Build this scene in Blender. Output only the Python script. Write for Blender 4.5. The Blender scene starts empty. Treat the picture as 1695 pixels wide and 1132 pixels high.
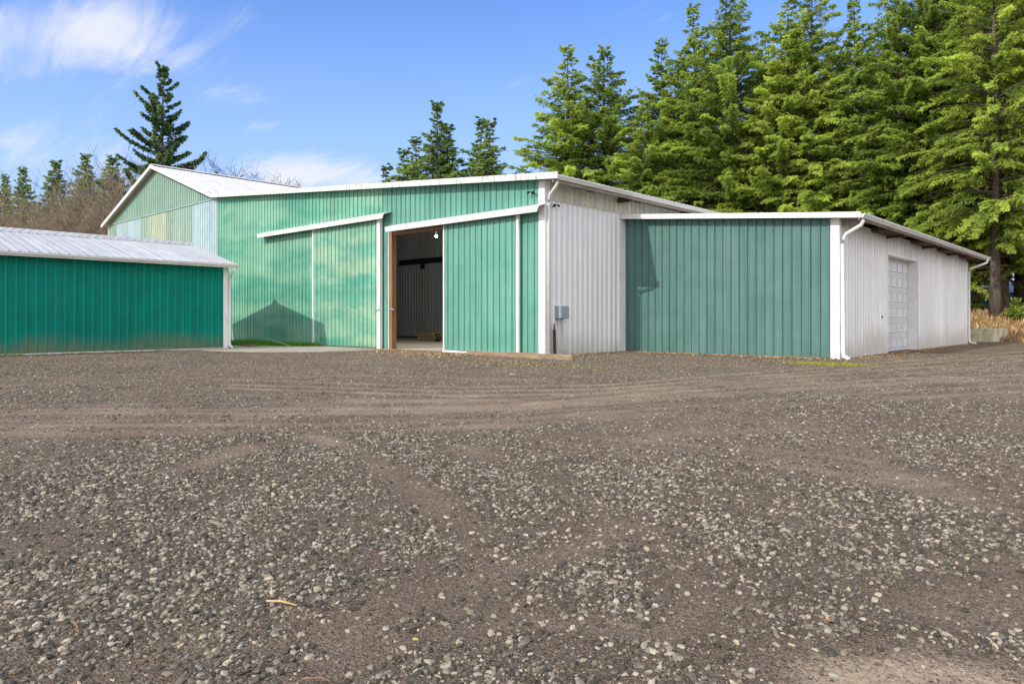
import bpy, math, random
import numpy as np
from mathutils import Vector

# ------------------------------------------------------------------ basics
sc = bpy.context.scene
COL = sc.collection
CAM_H, FPX, CX, HOR, YAW = 1.10, 1180.0, 847.5, 529.0, math.radians(42.5324)
# world: x runs along the barn's front to the right, y runs away from it, z up; metres

def bearing(px, py=HOR):
    """unit-depth direction of a line of sight, as (x, y, z) per metre of depth"""
    a = (px - CX) / FPX
    return (a * math.cos(YAW) - math.sin(YAW), a * math.sin(YAW) + math.cos(YAW), (HOR - py) / FPX)

def at(px, depth):
    b = bearing(px)
    return b[0] * depth, b[1] * depth

def ground_pt(px, py, z=0.0):
    b = bearing(px, py)
    t = (z - CAM_H) / b[2]
    return b[0] * t, b[1] * t

def tag(o, label=None, cat=None, group=None, kind=None):
    if label: o['label'] = label
    if cat: o['category'] = cat
    if group: o['group'] = group
    if kind: o['kind'] = kind
    return o

def empty(name, loc, label=None, cat=None, group=None):
    o = bpy.data.objects.new(name, None)
    o.empty_display_size = 0.3
    COL.objects.link(o)
    o.location = loc
    return tag(o, label, cat, group)

def rootloc(o):
    v = Vector((0, 0, 0))
    while o is not None:
        v += Vector(o.location)
        o = o.parent
    return v

class MB:
    """collects shapes in world coordinates; build() links them as ONE mesh object"""
    def __init__(self):
        self.v, self.f, self.uv = [], [], []

    def add(self, verts, faces, uvs=None):
        n = len(self.v)
        self.v.extend(tuple(p) for p in verts)
        self.uv.extend(uvs if uvs is not None else [(p[0] + p[1], p[2]) for p in verts])
        self.f.extend(tuple(i + n for i in f) for f in faces)
        return self

    def box(self, x0, x1, y0, y1, z0, z1):
        v = [(x, y, z) for z in (z0, z1) for y in (y0, y1) for x in (x0, x1)]
        return self.add(v, [(0, 2, 3, 1), (4, 5, 7, 6), (0, 1, 5, 4), (2, 6, 7, 3), (0, 4, 6, 2), (1, 3, 7, 5)])

    def hexa(self, bottom, top):
        """box between two quads given in the same winding"""
        v = list(bottom) + list(top)
        return self.add(v, [(3, 2, 1, 0), (4, 5, 6, 7), (0, 1, 5, 4), (1, 2, 6, 5), (2, 3, 7, 6), (3, 0, 4, 7)])

    def extrude(self, prof, fn, a0, a1, caps=True):
        """closed profile [(p,q)] swept from a0 to a1; fn(a,p,q)->xyz"""
        n = len(prof)
        v = [fn(a0, p, q) for p, q in prof] + [fn(a1, p, q) for p, q in prof]
        f = [(i, (i + 1) % n, n + (i + 1) % n, n + i) for i in range(n)]
        if caps:
            f += [tuple(range(n - 1, -1, -1)), tuple(range(n, 2 * n))]
        return self.add(v, f)

    def tube(self, pts, r, sides=8, caps=True):
        pts = [Vector(p) for p in pts]
        rs = r if isinstance(r, (list, tuple)) else [r] * len(pts)
        vs, fs = [], []
        ref = Vector((0, 0, 1))
        for i, p in enumerate(pts):
            d = (pts[min(i + 1, len(pts) - 1)] - pts[max(i - 1, 0)]).normalized()
            s = d.cross(ref)
            if s.length < 0.05: s = d.cross(Vector((1, 0, 0)))
            s.normalize(); u = s.cross(d)
            for k in range(sides):
                a = 2 * math.pi * k / sides
                vs.append(p + (s * math.cos(a) + u * math.sin(a)) * rs[i])
        for i in range(len(pts) - 1):
            for k in range(sides):
                a, b = i * sides + k, i * sides + (k + 1) % sides
                fs.append((a, b, b + sides, a + sides))
        if caps:
            fs.append(tuple(range(sides - 1, -1, -1)))
            fs.append(tuple(range((len(pts) - 1) * sides, len(pts) * sides)))
        return self.add(vs, fs)

    def panel(self, fn, u0, u1, zb, zt, pitch=.257, rib=.030, breaks=(), minor=True, rw=.036):
        """ribbed sheet metal; fn(u, out, z)->xyz, zb/zt number or function of u"""
        B = zb if callable(zb) else (lambda u: zb)
        T = zt if callable(zt) else (lambda u: zt)
        pr = []
        k = math.floor(u0 / pitch) - 1
        while k * pitch < u1 + pitch:
            c = k * pitch
            pr += [(c - rw, 0), (c - rw * .42, rib), (c + rw * .42, rib), (c + rw, 0)]
            if minor:
                for m in (c + pitch * .36, c + pitch * .64):
                    pr += [(m - .016, 0), (m - .006, .004), (m + .006, .004), (m + .016, 0)]
            k += 1
        for b in breaks: pr.append((b, 0.001))
        pr.sort()
        inside = [(u, o) for u, o in pr if u0 + .004 < u < u1 - .004]
        us = np.array([p[0] for p in pr]); os_ = np.array([p[1] for p in pr])
        inside = [(u0, float(np.interp(u0, us, os_)))] + inside + [(u1, float(np.interp(u1, us, os_)))]
        v, uv, f = [], [], []
        for u, o in inside:
            for z in (B(u), T(u)):
                v.append(fn(u, o, z)); uv.append((u, z))
        for i in range(len(inside) - 1):
            f.append((2 * i, 2 * i + 2, 2 * i + 3, 2 * i + 1))
        return self.add(v, f, uv)

    def build(self, name, mat, parent=None, smooth=False, bevel=0):
        me = bpy.data.meshes.new(name)
        off = rootloc(parent) if parent else Vector((0, 0, 0))
        me.from_pydata([(p[0] - off.x, p[1] - off.y, p[2] - off.z) for p in self.v], [], self.f)
        uvl = me.uv_layers.new(name='UVMap')
        idx = np.zeros(len(me.loops), dtype=np.int32)
        me.loops.foreach_get('vertex_index', idx)
        uvl.data.foreach_set('uv', np.array(self.uv, dtype=np.float32)[idx].ravel())
        if smooth:
            me.polygons.foreach_set('use_smooth', np.ones(len(me.polygons), dtype=bool))
        me.materials.append(mat)
        o = bpy.data.objects.new(name, me)
        COL.objects.link(o)
        if parent: o.parent = parent
        if bevel:
            b = o.modifiers.new('bevel', 'BEVEL'); b.width = bevel; b.segments = 2; b.limit_method = 'ANGLE'
        return o

def np_mesh(name, verts, faces, mat, parent=None, attr=None, smooth=False):
    """verts (n,3), faces (m,k) arrays; attr (n,4) point colours"""
    me = bpy.data.meshes.new(name)
    n, m, k = len(verts), len(faces), faces.shape[1]
    me.vertices.add(n); me.vertices.foreach_set('co', np.ascontiguousarray(verts, dtype=np.float32).ravel())
    me.loops.add(m * k); me.loops.foreach_set('vertex_index', np.ascontiguousarray(faces, dtype=np.int32).ravel())
    me.polygons.add(m)
    me.polygons.foreach_set('loop_start', np.arange(0, m * k, k, dtype=np.int32))
    me.polygons.foreach_set('loop_total', np.full(m, k, dtype=np.int32))
    me.polygons.foreach_set('use_smooth', np.full(m, bool(smooth)))
    me.update(calc_edges=True)
    if attr is not None:
        a = me.color_attributes.new('tint', 'FLOAT_COLOR', 'POINT')
        a.data.foreach_set('color', np.ascontiguousarray(attr, dtype=np.float32).ravel())
    if mat: me.materials.append(mat)
    o = bpy.data.objects.new(name, me)
    COL.objects.link(o)
    if parent: o.parent = parent
    return o

# ------------------------------------------------------------------ node helper
class NT:
    def __init__(self, tree):
        self.t = tree; self.n = tree.nodes; self.l = tree.links
    def node(self, typ, **kw):
        x = self.n.new(typ)
        for k, v in kw.items(): setattr(x, k, v)
        return x
    def put(self, sock, v):
        if isinstance(v, bpy.types.NodeSocket): self.l.new(v, sock)
        elif isinstance(v, (tuple, list)) and len(v) == 3 and sock.type == 'RGBA': sock.default_value = (*v, 1)
        else: sock.default_value = v
    def math(self, op, a, b=0.0, c=0.0, clamp=False):
        x = self.node('ShaderNodeMath', operation=op, use_clamp=clamp)
        for s, v in zip(x.inputs, (a, b, c)): self.put(s, v)
        return x.outputs[0]
    def vmath(self, op, a, b=(0, 0, 0), scale=None):
        x = self.node('ShaderNodeVectorMath', operation=op)
        self.put(x.inputs[0], a); self.put(x.inputs[1], b)
        if scale is not None: self.put(x.inputs['Scale'], scale)
        return x.outputs['Value'] if op in ('LENGTH', 'DOT_PRODUCT', 'DISTANCE') else x.outputs[0]
    def mix(self, fac, a, b, blend='MIX'):
        x = self.node('ShaderNodeMix', data_type='RGBA', blend_type=blend)
        self.put(x.inputs[0], fac); self.put(x.inputs[6], a); self.put(x.inputs[7], b)
        return x.outputs[2]
    def ramp(self, v, lo, hi, a=0.0, b=1.0, smooth=True):
        x = self.node('ShaderNodeMapRange', interpolation_type='SMOOTHSTEP' if smooth else 'LINEAR')
        for s, q in zip(x.inputs, (v, lo, hi, a, b)): self.put(s, q)
        return x.outputs[0]
    def noise(self, vec, scale=1.0, detail=4.0, rough=.55, dist=0.0, dims='3D'):
        x = self.node('ShaderNodeTexNoise', noise_dimensions=dims)
        self.put(x.inputs['Vector'], vec)
        x.inputs['Scale'].default_value = scale; x.inputs['Detail'].default_value = detail
        x.inputs['Roughness'].default_value = rough; x.inputs['Distortion'].default_value = dist
        return x.outputs[0]
    def scale(self, vec, s):
        return self.vmath('MULTIPLY', vec, s)

def material(name, rough=.6, spec=.3):
    m = bpy.data.materials.new(name); m.use_nodes = True
    t = NT(m.node_tree); t.n.clear()
    b = t.node('ShaderNodeBsdfPrincipled'); o = t.node('ShaderNodeOutputMaterial')
    t.l.new(b.outputs[0], o.inputs[0])
    b.inputs['Roughness'].default_value = rough
    b.inputs['Specular IOR Level'].default_value = spec
    return m, t, b

def bump(t, b, h, strength=.3, dist=.01):
    x = t.node('ShaderNodeBump'); x.inputs['Strength'].default_value = strength
    x.inputs['Distance'].default_value = dist
    t.put(x.inputs['Height'], h); t.l.new(x.outputs[0], b.inputs['Normal'])

def sheet_metal(name, base, fade_glint=None, fade_glint_amt=0.0, dirt=(.17, .15, .11), dirt_h=.35, dirt_amt=.5, top_z=None,
                top_amt=0.0, streak=.14, rib_line=.25, rough=.42, pitch=.257, seed=0.0, fade_glint_scale=(.28, 1.0), screws=True, spec=.35, mottle=1.0, rib_light=0.0):
    """painted ribbed panel: per-sheet tone, vertical streaks, faded or painted sun-reflection patches, splash dirt near the ground"""
    m, t, b = material(name, rough, spec)
    uv = t.node('ShaderNodeTexCoord').outputs['UV']
    sx = t.node('ShaderNodeSeparateXYZ'); t.l.new(uv, sx.inputs[0])
    u, z = sx.outputs[0], sx.outputs[1]
    off = t.vmath('ADD', uv, (seed * 17.3, seed * 5.1, seed))
    wn = t.node('ShaderNodeTexWhiteNoise', noise_dimensions='1D')
    t.put(wn.inputs['W'], t.math('ADD', t.math('FLOOR', t.math('DIVIDE', u, pitch * 4)), seed))
    tone = t.ramp(wn.outputs[0], 0, 1, .93, 1.06, False)
    st = t.noise(t.scale(off, (9.0, .22, 1)), 1.0, 5, .6)
    st2 = t.noise(t.scale(off, (2.0, 1.4, 1)), 1.0, 5, .6)
    tone = t.math('MULTIPLY', tone, t.ramp(st, .3, .72, 1 - streak, 1 + streak * .6))
    tone = t.math('MULTIPLY', tone, t.ramp(st2, .3, .7, 1 - .07 * mottle, 1 + .05 * mottle))
    col = t.node('ShaderNodeRGB').outputs[0]; col.default_value = (*base, 1)
    if fade_glint:  # tints real fading, and paints sun reflections on left wall and door
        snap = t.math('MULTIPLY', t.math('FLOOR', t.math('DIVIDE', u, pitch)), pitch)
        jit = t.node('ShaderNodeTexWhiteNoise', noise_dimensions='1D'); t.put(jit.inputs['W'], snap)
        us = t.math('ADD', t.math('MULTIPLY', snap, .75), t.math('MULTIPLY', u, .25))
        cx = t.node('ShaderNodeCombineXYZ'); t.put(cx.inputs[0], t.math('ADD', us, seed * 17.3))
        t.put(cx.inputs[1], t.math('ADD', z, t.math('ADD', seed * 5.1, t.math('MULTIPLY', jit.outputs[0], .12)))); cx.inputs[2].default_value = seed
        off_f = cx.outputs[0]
        n1 = t.noise(t.scale(off_f, (fade_glint_scale[0], fade_glint_scale[1], 1)), 1.0, 3.5, .5, .5)
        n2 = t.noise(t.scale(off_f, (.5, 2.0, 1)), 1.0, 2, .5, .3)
        f = t.ramp(t.math('ADD', t.math('MULTIPLY', n1, .7), t.math('MULTIPLY', n2, .3)), .37, .61, 0, fade_glint_amt)
        col = t.mix(f, col, fade_glint)
    # rib shadow painted as a darker line along its right-hand foot
    ph = t.math('FRACT', t.math('ADD', t.math('DIVIDE', u, pitch), 10.0))
    edge = t.math('SUBTRACT', 1.0, t.ramp(t.math('ABSOLUTE', t.math('SUBTRACT', ph, .14)), .02, .07))
    tone = t.math('MULTIPLY', tone, t.math('SUBTRACT', 1.0, t.math('MULTIPLY', edge, rib_line)))
    if rib_light:      # raised ribs painted lighter for the sky light their flanks catch
        dd = t.math('ABSOLUTE', t.math('SUBTRACT', t.math('FRACT', t.math('ADD', ph, .5)), .5))
        tone = t.math('MULTIPLY', tone, t.ramp(dd, .10, .17, 1.0 + rib_light * .5, 1.0 - rib_light))
    if screws:
        zz = t.math('ABSOLUTE', t.math('SUBTRACT', t.math('FRACT', t.math('DIVIDE', z, .86)), .5))
        pp = t.math('ABSOLUTE', t.math('SUBTRACT', ph, .2))
        s = t.math('MULTIPLY', t.math('LESS_THAN', zz, .013), t.math('LESS_THAN', pp, .05))
        tone = t.math('MULTIPLY', tone, t.math('SUBTRACT', 1.0, t.math('MULTIPLY', s, .4)))
    col = t.mix(1.0, col, t.node_rgb(tone), 'MULTIPLY')
    dn = t.noise(t.scale(off, (5.0, .9, 1)), 1.0, 5, .65)
    dn2 = t.noise(t.scale(off, (.5, .5, 1)), 1.0, 2, .5)
    hgt = t.math('MULTIPLY', t.math('MULTIPLY', dn, dn2), dirt_h * 4)
    d = t.math('MULTIPLY', t.ramp(t.math('SUBTRACT', z, hgt), -.5, .4, 1, 0), dirt_amt)
    col = t.mix(d, col, dirt)
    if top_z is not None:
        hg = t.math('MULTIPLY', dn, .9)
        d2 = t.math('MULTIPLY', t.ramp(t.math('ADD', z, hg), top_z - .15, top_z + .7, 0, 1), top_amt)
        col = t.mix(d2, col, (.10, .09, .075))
    t.put(b.inputs['Base Color'], col)
    t.put(b.inputs['Roughness'], t.ramp(st2, .3, .7, rough - .06, rough + .14))
    bump(t, b, t.noise(t.scale(off, (1.2, .5, 1)), 1.0, 2), .10 * mottle, .03)
    return m

def _rgb(self, v):
    x = self.node('ShaderNodeCombineColor')
    for s in x.inputs[:3]: self.put(s, v)
    return x.outputs[0]
NT.node_rgb = _rgb

def simple(name, base, var=.12, scale=(3, 3, 3), rough=.55, spec=.3, dirt=None, dirt_amt=.3, metal=0.0, bmp=0.0):
    m, t, b = material(name, rough, spec)
    oc = t.node('ShaderNodeTexCoord').outputs['Object']
    n = t.noise(t.scale(oc, scale), 1.0, 6, .62)
    col = t.mix(1.0, base, t.node_rgb(t.ramp(n, .28, .72, 1 - var, 1 + var)), 'MULTIPLY')
    if dirt:
        n2 = t.noise(t.scale(oc, tuple(s * .7 for s in scale)), 2.1, 6, .7)
        col = t.mix(t.ramp(n2, .48, .68, 0, dirt_amt), col, dirt)
    t.put(b.inputs['Base Color'], col)
    b.inputs['Metallic'].default_value = metal
    if bmp: bump(t, b, n, bmp, .02)
    return m

GREEN_A = sheet_metal('green_barn_metal', (.12, .35, .27), fade_glint=(.20, .43, .32), fade_glint_amt=.4, seed=1, rib_line=.5, dirt_h=.12, dirt_amt=.25)
GREEN_GLINT = sheet_metal('sunglint_green_metal', (.10, .385, .26), fade_glint=(.30, .54, .36), fade_glint_amt=.72, seed=2.6, rib_line=.5, dirt_h=.2, dirt_amt=.3, fade_glint_scale=(.16, 1.15))  # pale patches are sun bounced off the shed roof, put into the colour
GREEN_DOOR_L = sheet_metal('sunglint_green_door_metal', (.115, .395, .285), fade_glint=(.40, .58, .38), fade_glint_amt=.78, seed=5.2, rib_line=.5, dirt_h=.12, dirt_amt=.3, fade_glint_scale=(.2, 1.2))  # yellowish patches are reflected sun painted into the door colour
GREEN_DOOR_R = sheet_metal('green_door_metal', (.135, .375, .285), fade_glint=(.21, .44, .33), fade_glint_amt=.35, seed=7, rib_line=.5, dirt_h=.1, dirt_amt=.2)
GREEN_C = sheet_metal('dark_green_metal', (.084, .195, .168), fade_glint=(.145, .265, .24), fade_glint_amt=.4, seed=3, rib_line=.45, dirt_h=.05, dirt_amt=.3, fade_glint_scale=(1.6, .15))
TEAL = sheet_metal('teal_shed_metal', (.001, .25, .19), fade_glint=(.003, .30, .225), fade_glint_amt=.5, seed=4, rib_line=.12, dirt=(.16, .19, .11), dirt_h=.42, dirt_amt=.85, spec=.15, rough=.55, mottle=1.5, rib_light=.22)
GABLE = sheet_metal('pale_green_metal', (.27, .43, .33), fade_glint=(.33, .47, .37), fade_glint_amt=.4, seed=6, rib_line=.4, dirt_amt=0)
PAN_BLUE = sheet_metal('pale_blue_fibreglass', (.43, .58, .60), fade_glint=(.50, .62, .60), fade_glint_amt=.5, seed=8, rib_line=.25, dirt_amt=0, rough=.3)
PAN_YEL = sheet_metal('yellowed_fibreglass', (.48, .52, .36), fade_glint=(.44, .52, .40), fade_glint_amt=.5, seed=9, rib_line=.3, dirt_amt=0, rough=.3)
PAN_GRN = sheet_metal('grey_green_fibreglass', (.34, .48, .38), fade_glint=(.38, .47, .37), fade_glint_amt=.5, seed=10, rib_line=.4, dirt_amt=0, rough=.3)
WHITE_B = sheet_metal('white_wall_metal', (.90, .885, .88), seed=11, rib_line=.05, streak=.05, mottle=.35, rib_light=.16, dirt=(.30, .27, .18), dirt_h=.4, dirt_amt=.45)
TAN_B = sheet_metal('tan_frieze_metal', (.60, .57, .47), seed=12, rib_line=.45, streak=.2, dirt_amt=0)
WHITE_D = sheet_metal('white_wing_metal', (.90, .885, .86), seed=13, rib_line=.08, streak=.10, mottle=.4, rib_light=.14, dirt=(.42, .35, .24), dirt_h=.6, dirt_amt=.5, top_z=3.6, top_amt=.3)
INTERIOR = sheet_metal('interior_grey_metal', (.40, .38, .39), seed=14, rib_line=0, streak=.2, dirt_amt=0)
ROOF = sheet_metal('white_roof_metal', (.68, .67, .65), seed=15, rib_line=.35, streak=.16, dirt_amt=0, rough=.5)
SHED_ROOF = sheet_metal('shed_roof_metal', (.56, .56, .56), seed=16, rib_line=.55, streak=.16, dirt_amt=0, rough=.5)
WHITE = simple('white_trim', (.84, .835, .81), .05, (2, 2, 2), .45, dirt=(.45, .43, .36), dirt_amt=.25)
FASCIA = simple('stained_white_trim', (.76, .75, .71), .06, (7, 7, 1.4), .5, dirt=(.22, .20, .16), dirt_amt=.9)
HOOD = simple('weathered_hood_metal', (.72, .71, .67), .10, (5, 5, 5), .5, dirt=(.34, .31, .26), dirt_amt=.5)
GUTTER = simple('gutter_white', (.70, .69, .64), .06, (.8, .8, 6), .4, dirt=(.38, .36, .28), dirt_amt=.35)
WOOD = simple('raw_wood', (.31, .165, .085), .22, (18, 18, 1.2), .75, dirt=(.22, .11, .05), dirt_amt=.5)
TIMBER = simple('weathered_timber', (.34, .235, .15), .3, (1.4, 22, 22), .85, dirt=(.16, .11, .07), dirt_amt=.55, bmp=.4)
OLD_WOOD = simple('old_grey_wood', (.33, .29, .24), .25, (14, 1.2, 14), .85, dirt=(.15, .11, .08), dirt_amt=.6)
DARK_WOOD = simple('dark_brown_wood', (.10, .055, .035), .25, (6, 6, 6), .85)
CONC = simple('concrete', (.44, .385, .31), .14, (2.2, 2.2, 2.2), .85, dirt=(.20, .16, .12), dirt_amt=.5, bmp=.15)
BLOCK = simple('mossy_concrete', (.56, .50, .35), .2, (4, 4, 1.5), .9, dirt=(.20, .19, .08), dirt_amt=.7, bmp=.3)
GROOVE = simple('shaded_door_groove', (.50, .49, .47), .1, (4, 4, 4), .6)  # grey stands in for the shade inside the panel grooves
STEEL = simple('galvanised_steel', (.34, .38, .43), .1, (9, 9, 9), .45, .5, metal=.25)
PIPE = simple('grey_conduit', (.42, .45, .49), .06, (9, 9, 9), .4, .4)
BLACK = simple('black_plastic', (.018, .018, .02), .2, (9, 9, 9), .4, .4)
DOORW = simple('white_door_paint', (.74, .735, .72), .06, (1.2, 1.2, .6), .45, dirt=(.40, .39, .36), dirt_amt=.35)
BARK = simple('fir_bark', (.115, .088, .068), .4, (7, 7, 1.6), .95, .1, dirt=(.20, .17, .15), dirt_amt=.5, bmp=.7)
BARE_BARK = simple('bare_twig_bark', (.31, .245, .18), .35, (2, 2, 2), .9, .1, dirt=(.20, .19, .08), dirt_amt=.55)
SHRUB_BARK = simple('dark_twig_bark', (.12, .085, .065), .3, (2, 2, 2), .9, .1)
BLUE = simple('blue_siding', (.08, .38, .66), .12, (.4, .4, 5), .7)
STRAW = simple('straw_stick', (.62, .40, .19), .18, (20, 20, 20), .7)
TWIG = simple('brown_twig', (.30, .17, .09), .25, (20, 20, 20), .8)

# ------------------------------------------------------------------ numpy value noise
def vnoise(x, y, seed=0, octaves=4, freq=1.0):
    out = np.zeros_like(x); amp, tot = 1.0, 0.0
    for o in range(octaves):
        X, Y = x * freq + seed * 13.7 + o * 31.1, y * freq - seed * 7.9 + o * 17.3
        xi, yi = np.floor(X).astype(np.int64), np.floor(Y).astype(np.int64)
        fx, fy = X - xi, Y - yi
        fx, fy = fx * fx * (3 - 2 * fx), fy * fy * (3 - 2 * fy)
        def h(a, b):
            n = (a * 374761393 + b * 668265263 + seed * 974634777) & 0xffffffff
            n = ((n ^ (n >> 13)) * 1274126177) & 0xffffffff
            return ((n ^ (n >> 16)) & 0xffff) / 65535.0
        v = (h(xi, yi) * (1 - fx) + h(xi + 1, yi) * fx) * (1 - fy) + (h(xi, yi + 1) * (1 - fx) + h(xi + 1, yi + 1) * fx) * fy
        out += v * amp; tot += amp; amp *= .5; freq *= 2
    return out / tot

def smooth(a, b, x):
    t = np.clip((x - a) / (b - a), 0, 1)
    return t * t * (3 - 2 * t)

# ------------------------------------------------------------------ the yard
TRACKS = [  # compacted wheel tracks and bare sandy patches: points on the ground, half width, strength
    ([(1420, 760), (1390, 700), (1440, 655), (1560, 632)], .3, .3),
    ([(1130, 720), (1170, 690), (1240, 668)], .3, .35),
    ([(800, 1000), (780, 900), (700, 810), (600, 750), (520, 720)], .2, .8),
    ([(1180, 1000), (1060, 880), (900, 790), (760, 740)], .22, .6),
    ([(560, 1060), (640, 1000), (760, 960), (980, 900), (1030, 860)], .17, .8),
    ([(520, 1132), (640, 1060), (900, 1020), (1100, 1040)], .14, .7),
    ([(60, 900), (240, 800), (420, 740)], .25, .5),
    ([(250, 1090), (420, 1050), (560, 1040)], .16, .5),
    ([(1570, 1010), (1650, 1000), (1800, 1000)], .22, 1.3),
    ([(1400, 1125), (1540, 1100), (1640, 1125), (1700, 1200)], .24, 1.3),
    ([(880, 880), (960, 830), (900, 770)], .2, .35),
]
_r = random.Random(3)
for pts, wd, st_, offs in (([(-90, 690), (160, 687), (420, 684), (640, 682), (860, 676), (1120, 660), (1400, 640), (1720, 622)], .17, .52, (-14, -7, 0, 8, 17, 26)),
                           ([(380, 640), (760, 655), (1000, 648), (1300, 625), (1720, 592)], .2, .65, (-9, -2, 5, 13)),
                           ([(560, 672), (840, 668), (1180, 645), (1500, 628), (1760, 618)], .2, .75, (-4, 3, 10)),
                           ([(980, 742), (1230, 752), (1420, 775), (1560, 810), (1800, 880)], .13, .55, (-14, -2, 10, 24)),
                           ([(1150, 795), (1420, 850), (1600, 895), (1800, 945)], .11, .65, (-16, 0, 14, 32)),
                           ([(-60, 640), (300, 628), (640, 622), (900, 628)], .25, .35, (-6, 4)),
                           ([(900, 735), (1100, 700), (1400, 690), (1720, 700)], .2, .35, (-8, 6, 18))):
    for o_ in offs:
        TRACKS.append(([(a_, b_ + o_ + _r.uniform(-3, 3)) for a_, b_ in pts], wd * _r.uniform(.6, 1.3), st_ * _r.uniform(.55, 1.1)))
def seg_field(x, y):
    m = np.zeros_like(x)
    wob = (vnoise(x, y, 5, 3, 1.3) - .5) * .5
    for pts, w, s in TRACKS:
        P = [ground_pt(*p) for p in pts]
        d = np.full_like(x, 1e9)
        for (ax, ay), (bx, by) in zip(P[:-1], P[1:]):
            vx, vy = bx - ax, by - ay
            t = np.clip(((x - ax) * vx + (y - ay) * vy) / (vx * vx + vy * vy), 0, 1)
            d = np.minimum(d, np.hypot(x - ax - vx * t, y - ay - vy * t))
        m = np.maximum(m, s * (1 - smooth(w * .1, w * 1.5, d + wob * w * 2.2)))
    return m * (.55 + .8 * vnoise(x, y, 14, 4, 1.1))

PATCHES = [((450, 960), 1.5, 1.0), ((150, 860), 1.9, .8), ((620, 800), 1.7, .6), ((260, 730), 2.3, .35), ((1170, 850), 1.6, .9),
           ((1400, 960), .8, 1.0), ((1560, 920), .9, .8), ((620, 1080), .7, .9), ((60, 1090), .9, .6), ((1330, 590), 2.2, .5),
           ((1060, 594), 1.6, .6), ((90, 620), 2.5, .4), ((1640, 700), 3, .35), ((850, 1000), .8, -.4)]
def gravel_field(x, y):
    g = .28 + (vnoise(x, y, 9, 4, .8) - .5) * 1.1
    for p, r, s in PATCHES:
        px, py = ground_pt(*p)
        d2 = ((x - px) ** 2 + (y - py) ** 2) / (r * r)
        g = g + s * np.exp(-d2) * (.35 + 1.2 * vnoise(x, y, 21, 3, 1.7))
    g = g - .7 * seg_field(x, y)
    return np.clip(g, 0, 1)

def ground_z(x, y):
    d = np.hypot(x, y)
    z = .045 * smooth(7, 13, d)
    z = z + (vnoise(x, y, 2, 3, .35) - .5) * .05 * smooth(0, 3, d) * (1 - smooth(9, 13, d))
    bank = smooth(40.6, 45.5, y + (vnoise(x, y, 3, 3, .3) - .5) * 1.6) * smooth(-34, -16, x)
    z = z + bank * (1.15 + .35 * vnoise(x, y, 4, 3, .4)) + smooth(46, 60, y) * .5 * smooth(-34, -16, x)
    return z

def axis(lo, hi, step, far):
    a = list(np.arange(lo, hi + 1e-6, step))
    s = step; v = hi
    up = []
    while v < far: s *= 1.22; v += s; up.append(v)
    s = step; v = lo; dn = []
    while v > -far: s *= 1.22; v -= s; dn.append(v)
    return np.array(dn[::-1] + a + up)

gx, gy = axis(-27, 9, .12, 1500), axis(-3, 49, .14, 1500)
GX, GY = np.meshgrid(gx, gy)
X, Y = GX.ravel(), GY.ravel()
gz = ground_z(X, Y)
track = seg_field(X, Y); grav = gravel_field(X, Y)
bankm = smooth(40.3, 41.6, Y + (vnoise(X, Y, 3, 3, .6) - .5) * 1.6)
bankm = np.maximum(bankm, smooth(14, 26, X + (vnoise(X, Y, 8, 3, .3) - .5) * 6))
bankm = np.maximum(bankm, smooth(36, 44, -X) )
mossx, mossy = ground_pt(1372, 602, .05)
moss = np.exp(-(((X - mossx) / .75) ** 2 + ((Y - mossy) / .42) ** 2)) * 1.3
moss = np.maximum(moss, np.exp(-(((X + 24.7) / .22) ** 2)) * smooth(6.8, 5.0, Y) * .9)
moss = np.maximum(moss, .5 * np.exp(-(((X + 10.2) / 1.6) ** 2 + ((Y - 12.6) / .5) ** 2)))
moss = np.clip(moss * (.3 + 1.4 * vnoise(X, Y, 12, 3, 5.0)), 0, 1)
gz = gz + .012 * (vnoise(X, Y, 33, 3, 3.0) - .5) * (1 - bankm) - track * .008
nx, ny = len(gx), len(gy)
i = np.arange(nx * ny).reshape(ny, nx)
gf = np.stack([i[:-1, :-1].ravel(), i[:-1, 1:].ravel(), i[1:, 1:].ravel(), i[1:, :-1].ravel()], 1)

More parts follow.
